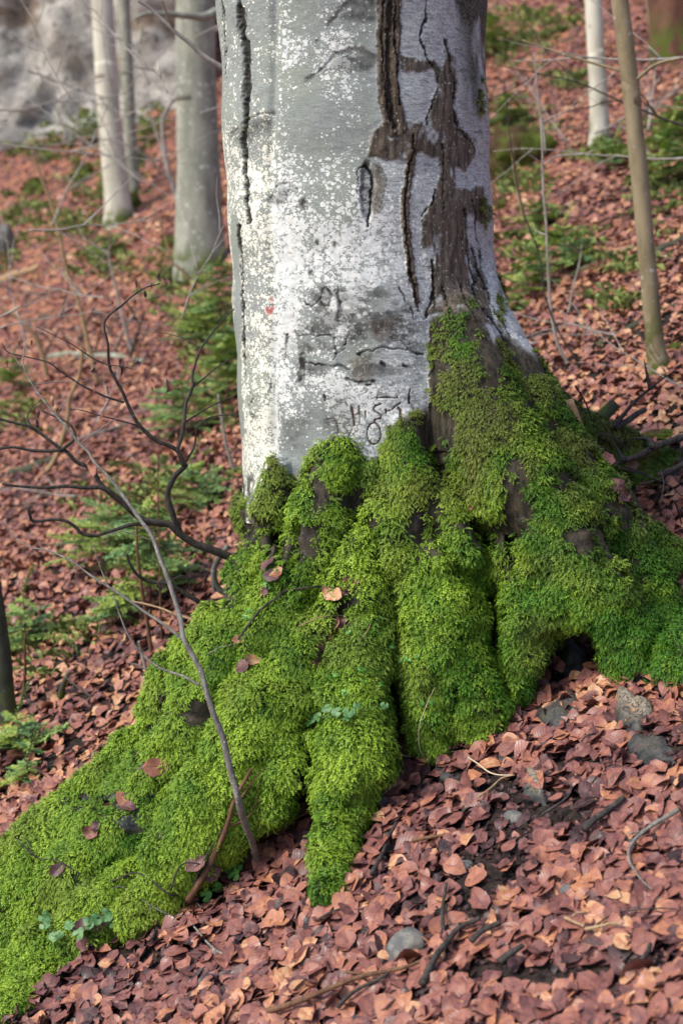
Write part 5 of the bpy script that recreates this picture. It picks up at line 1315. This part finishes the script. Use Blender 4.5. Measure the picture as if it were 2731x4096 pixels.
rs2 = random.Random(21)
for i in range(22):
    left = i % 3 != 2
    if left: u, v, y = rs2.uniform(-20, 480), rs2.uniform(60, 1150), rs2.uniform(6.5, 13)
    else: u, v, y = rs2.uniform(1120, 1560), rs2.uniform(40, 820), rs2.uniform(7, 13)
    gy2 = gh(u, v)[1]; y = min(y, gy2 - .1)
    spray("fine pale bare branch of the understorey %s" % ("on the slope towards the rock face" if left else "on the open slope with the lone pale trunk"), (u, v), rs2.choice([-.2, -.6, -1.2, -2.0, -2.7, 3.1]) + rs2.uniform(-.3, .3), rs2.uniform(140, 330), y, rs2.uniform(3, 5.5), 101 + 2 * i, 6)
for o in list(COL.objects):
    if o.parent is None and str(o.get("label", "")).startswith("fine pale bare branch"): o["group"] = "fine bare understorey branches"
# ------------------------------------------------------------------ fir seedlings
M = NT("fir_needle_mat", 0.55, 0.3)
oi = M.n("ShaderNodeObjectInfo")
M.col(M.mix(oi.outputs["Random"], M.mix(M.attr("tip"), (0.095, 0.205, 0.085), (0.260, 0.440, 0.180)), M.mix(M.attr("tip"), (0.150, 0.240, 0.040), (0.480, 0.580, 0.120))))
MAT_NEEDLE = M.m
def bough_mesh(L, r):
    V, F, T = [], [], []
    def needle_row(a, b, n, ln):
        d = b - a; d = d / np.linalg.norm(d); s_ = np.cross(d, [0, 0, 1]); s_ /= np.linalg.norm(s_)
        for i in range(n):
            t = (i + .5) / n; p = a + (b - a) * t
            for sg in (-1, 1):
                q = p + (s_ * sg * .8 + d * .55 + np.array([0, 0, r.uniform(-.5, .6)])) * ln * (1 - .35 * t)
                k_ = len(V); V.extend([p - d * .005, p + d * .005, q]); T.extend([.2, .2, 1]); F.append((k_, k_ + 1, k_ + 2))
    tipp = np.array([L, 0, -.12 * L])
    o0 = np.zeros(3); needle_row(o0, tipp, int(L * 170), .030)
    for k_ in range(int(4 + L * 14)):
        t = .2 + .72 * k_ / (3 + L * 14); p = tipp * t
        sg = -1 if k_ % 2 else 1
        e = p + np.array([.5, sg * .55, -.05]) * L * .55 * (1.05 - t)
        needle_row(p, e, max(6, int(np.linalg.norm(e - p) * 170)), .026)
    # woody rib
    k_ = len(V); V.extend([o0 + [0, .002, 0], o0 - [0, .002, 0], tipp]); T.extend([0, 0, 0]); F.append((k_, k_ + 1, k_ + 2))
    return mesh_from("bough", np.array(V), F, False, [MAT_NEEDLE], {"tip": np.array(T)})
rB = np.random.default_rng(55)
BOUGHS = {L: [bough_mesh(L, rB) for _ in range(3)] for L in (.16, .26, .38, .52)}
def fir(label, u, v, h_px, spread_px, group="fir seedlings on the slope", bare=.25):
    g = gh(u, v); s = K / FPX * g[1]; h = h_px * s; sp_ = spread_px * s * 1.45
    t = empty("fir_seedling", g)
    part("stem", tube("stem", [g - np.array([0, 0, .02]), g + np.array([.01, 0, h * .5]), g + np.array([0, .01, h])], max(.004, h * .012), .002, MAT_TWIG_BROWN, n=8, sides=6), t)
    r = np.random.default_rng(int(u * 3 + v))
    lv = max(4, int(h / .065))
    for i in range(lv):
        f = bare + (1 - bare) * i / lv
        L0 = sp_ * (1.05 - .8 * (f - bare) / (1 - bare))
        for k_ in range(7):
            a = r.uniform(0, 2 * math.pi) if i % 2 else 2 * math.pi * k_ / 7 + r.uniform(-.4, .4) + i
            key = min(BOUGHS, key=lambda q: abs(q - L0))
            o = link("bough", BOUGHS[key][r.integers(0, 3)], t)
            o.location = (0, 0, h * f); sc = L0 / key * r.uniform(.75, 1.1)
            o.scale = (sc, sc, sc); o.rotation_euler = (r.normal(0, .15), -r.uniform(-.15, .45), a)
    o = link("bough", BOUGHS[.16][0], t); o.location = (0, 0, h * .93); o.rotation_euler = (0, -1.3, 0)
    return tag(t, label, "fir seedling", group)
for lab, u, v, hp, spx in (("fir seedling at the foot of the stout grey-green beech", 500, 830, 230, 95), ("soft green fir seedling against the great beech's lit edge", 522, 930, 190, 80), ("bright yellow-green fir seedling on the leaf slope behind the shrub", 250, 1300, 160, 110),
   ("tall sparse fir seedling in the thicket behind the left root", 345, 1400, 260, 120), ("dark fir seedling crouching behind the left root", 285, 1440, 100, 75), ("fir seedling below the dark mossy young trunk", 40, 1740, 110, 75), ("pale fir seedling lower down the leaf slope", 55, 1500, 150, 70), ("small fir sprig beneath the dark mossy young trunk", 60, 1800, 60, 50),
   ("blue-green fir seedling leaning behind the great beech's mossed edge", 1205, 690, 110, 75), ("dense fir seedling on the open slope behind the pale sapling", 1290, 640, 130, 80), ("yellowish fir sprig close behind the great beech", 1185, 720, 70, 35), ("fir seedling at the foot of the lone pale trunk", 1410, 385, 70, 55), ("fir seedling beside the tan young tree", 1530, 440, 150, 70), ("second fir seedling higher behind the tan young tree", 1560, 330, 110, 60),
   ("fir seedling by the mossy boulder", 1170, 300, 90, 50), ("fir seedling near the top of the slope behind the great beech", 1130, 130, 90, 60), ("small fir seedling between the cream beech and stout beech", 345, 330, 60, 30), ("fir seedling below the cream beech", 255, 590, 60, 45), ("fir seedling under the rock face", 215, 330, 70, 45), ("mid-slope fir seedling behind the shrub", 420, 1010, 150, 90), ("low fir seedling under the shrub's branches", 440, 1180, 130, 90), ("fir seedling beside the stick pile", 30, 900, 80, 60), ("low fir seedling on the open slope below the boulder", 1250, 520, 60, 60)):
    fir(lab, u, v, hp, spx)

# ------------------------------------------------------------------ logs, boulder, stick pile
def log(label, a, b, w, mat, name="fallen_log", lift=.4, cat_="log", jit=.02):
    ga, gb = gh(*a), gh(*b); r = w * K / FPX * (ga[1] + gb[1]) / 4
    mids = []
    for t in (0, .25, .5, .75, 1):
        p = ga * (1 - t) + gb * t; p[2] = max(p[2], float(G(p[0], p[1]))) + r * lift; mids.append(p)
    t_ = empty(name, mids[0])
    me = tube("log_body", mids, r, r * .75, mat, n=26, sides=14, rough=.22, jit=jit, seed=len(label))
    at_ = me.attributes.new("hfac", 'FLOAT', 'POINT'); at_.data.foreach_set("value", np.full(len(me.vertices), .22, np.float32))
    part("log_body", me, t_)
    V, F = tube_data(np.array([mids[0] - (mids[1] - mids[0]) * .01, mids[0] + (mids[1] - mids[0]) * .02]), [r * .7, r * .8], 12, .1, 3)
    part("broken_end", mesh_from("broken_end", V, F, False, [MAT_WOOD_CUT if mat is not MAT_TWIG else MAT_TWIG]), t_)
    return tag(t_, label, cat_)
log("yellowish rotten log lying below the rock face", (-20, 662), (92, 618), 26, MAT_WOOD_CUT)
log("black wet log lying in the leaves behind the shrub", (30, 1092), (135, 1058), 26, MAT_BARK_DARK)
log("grey-blue log stretched across the leaves under the stick pile", (110, 825), (330, 835), 17, MAT_BEECH)
log("grey fallen branch pointing up the slope beside the tan young tree", (1350, 808), (1580, 690), 20, MAT_BARK_DARK, "fallen_branch", cat_="branch")
log("mossy fallen log crossing the open slope", (1290, 650), (1465, 572), 20, MAT_BEECH_TAN)
log("dark log lying behind the tan young tree", (1480, 600), (1590, 545), 26, MAT_BARK_DARK)
log("thin grey fallen branch crossing below the tan young tree", (1420, 885), (1590, 760), 9, MAT_TWIG, "fallen_branch", cat_="branch")
log("dark fallen branch by the lower left slope", (185, 1760), (345, 1640), 15, MAT_TWIG, "fallen_branch", cat_="branch")
log("peeled fallen branch stretched along the lower left slope", (235, 1700), (370, 1610), 9, MAT_WOOD_CUT, "fallen_branch", cat_="branch")
log("small dark rotten log in the fir thicket", (250, 1460), (310, 1420), 24, MAT_BARK_RED)
rp2 = random.Random(9)
for i in range(26):
    u, v = rp2.uniform(60, 330), rp2.uniform(735, 830); a = rp2.choice([rp2.uniform(-.5, .5), rp2.uniform(1.0, 2.2)]); L = rp2.uniform(40, 120)
    g = gh(u, v); yy = g[1] - rp2.uniform(0, .3)
    grow("pile_stick", "grey-brown dead stick in the tangled stick pile", "stick", [([(u, v), (u + math.cos(a) * L * .5, v - math.sin(a) * L * .5 - 4), (u + math.cos(a) * L, v - math.sin(a) * L)], yy, yy - .1, .014, .007)], rp2.choice([MAT_TWIG, MAT_TWIG_BROWN, MAT_TWIG_PALE]), None, "sticks in the tangled pile")
M = NT("mossy_boulder_mat", 0.85, 0.2)
n1 = M.noise(3, 4, 0.65)
M.col(M.mix(M.rng(n1, 0.42, 0.58), (0.060, 0.040, 0.018), (0.075, 0.105, 0.014))); M.bump(M.noise(14, 4, .7), .9, .05)
MAT_MBOULDER = M.m
def boulder(label, u, v, hw, hh, mat, seed, name="mossy_boulder", cat_="boulder"):
    g = gh(u, v + hh * .5); s = K / FPX * g[1]
    V, F, d = blob(np.zeros(3), hw * s, hw * s * .8, hh * s, .45, seed, 32, 20, 2.2)
    o = link(name, mesh_from(name, V, F, True, [mat]), None, (g[0], g[1] + hw * s * .4, g[2] + hh * s * .45))
    return tag(o, label, cat_)
boulder("mossy brown tree stump on the open slope behind the great beech", 1195, 350, 85, 62, MAT_MBOULDER, 21, "mossy_stump", "stump")
boulder("cushion of yellow-green moss on a root beside the tan young tree", 1560, 800, 26, 16, MAT_MBOULDER, 22, "moss_cushion", "moss")
for lab, u, v, a, b, sd_ in (("mossy rock beside the cream beech's foot", 300, 470, 24, 26, 31), ("pale limestone block among ferns under the rock face", 275, 570, 14, 12, 32), ("pale limestone rock catching light below the rock face", 160, 320, 16, 26, 33), ("grey rock at the edge of the stick slope", 10, 560, 20, 45, 34), ("mossy rock between cream beech and stout beech", 330, 240, 22, 24, 35),
                              ("mossy rock under the fir at the stout beech", 390, 560, 22, 22, 36), ("mossy hump on the rocky slope", 205, 270, 26, 22, 37), ("green mossy rock left of the cream beech", 190, 400, 26, 26, 38), ("mossy rock on the rubble slope", 80, 430, 26, 22, 39), ("mossy rock on the upper leaf slope", 1150, 470, 16, 18, 40)):
    boulder(lab, u, v, a, b, MAT_STONE if "pale" in lab or "grey" in lab else MAT_MBOULDER, sd_, "slope_rock", "rock")
# moss cushions on the slope behind the right root
for lab, u, v, hw, hh, sd_ in (("moss mound beyond the stick heap", 1540, 1000, 50, 14, 51), ("small moss mound beyond the charred stub", 1440, 980, 30, 12, 52)):
    boulder(lab, u, v, hw, hh, MAT_MBOULDER, sd_, "moss_mound", "moss")
print("objects", len(scene.objects))
# ------------------------------------------------------------------ low green undergrowth between the leaves up the slope
UG = [(60, 480, 60, 40), (150, 520, 70, 35), (205, 265, 40, 40), (310, 380, 40, 40), (420, 650, 70, 60), (300, 1170, 110, 50), (330, 1280, 110, 60), (60, 1480, 60, 60), (1200, 420, 70, 30), (1310, 190, 40, 14), (1160, 100, 80, 50), (1250, 60, 70, 40), (1500, 430, 60, 60), (1540, 330, 50, 50),
      (1230, 560, 80, 40), (1400, 350, 60, 20), (1190, 300, 60, 50), (100, 330, 90, 60), (20, 560, 40, 40), (240, 600, 60, 40), (480, 780, 60, 60), (500, 900, 50, 80), (30, 960, 60, 30), (1340, 580, 60, 30), (230, 440, 60, 40), (350, 250, 40, 60), (1460, 610, 50, 20), (1420, 700, 40, 20), (430, 1100, 90, 50), (190, 1450, 60, 30)]
UV_, UF_, UT_ = [], [], []
ru_ = np.random.default_rng(77); k0 = 0
for (cu_, cv_, su, sv) in UG:
    for _ in range(int(22 + su * sv * .008)):
        u, v = cu_ + ru_.normal() * su * .6, cv_ + ru_.normal() * sv * .6
        if v < 5: continue
        g = gh(u, v)
        if g[1] < 5.3 or g[1] > 45: continue
        s_ = .025 + .003 * g[1]
        for b in range(9):
            a = ru_.uniform(0, 6.28); L = s_ * ru_.uniform(.6, 1.6); w_ = s_ * .22
            o = g + np.array([ru_.normal() * s_ * .8, ru_.normal() * s_ * .8, 0]); h = np.array([math.cos(a), math.sin(a), 0]); sd2 = np.array([-h[1], h[0], 0])
            UV_ += [o - sd2 * w_ * .3, o + sd2 * w_ * .3, o + h * L * .5 + [0, 0, L * .7] + sd2 * w_, o + h * L + [0, 0, L * .6], o + h * L * .5 + [0, 0, L * .7] - sd2 * w_]
            UF_.append((k0, k0 + 1, k0 + 2, k0 + 3, k0 + 4)); k0 += 5; tt = ru_.random(); UT_ += [tt * .6, tt * .6, tt, tt, tt]
M = NT("undergrowth_mat", 0.6, 0.3)
M.col(M.ramp(M.attr("tint"), [(0, (0.075, 0.110, 0.035)), (.5, (0.200, 0.270, 0.085)), (1, (0.40, 0.45, 0.14))]))
tag(link("undergrowth", mesh_from("undergrowth", np.array(UV_), UF_, False, [M.m], {"tint": np.array(UT_)})), "patches of low green undergrowth among the leaves up the slope", None, None, "stuff")
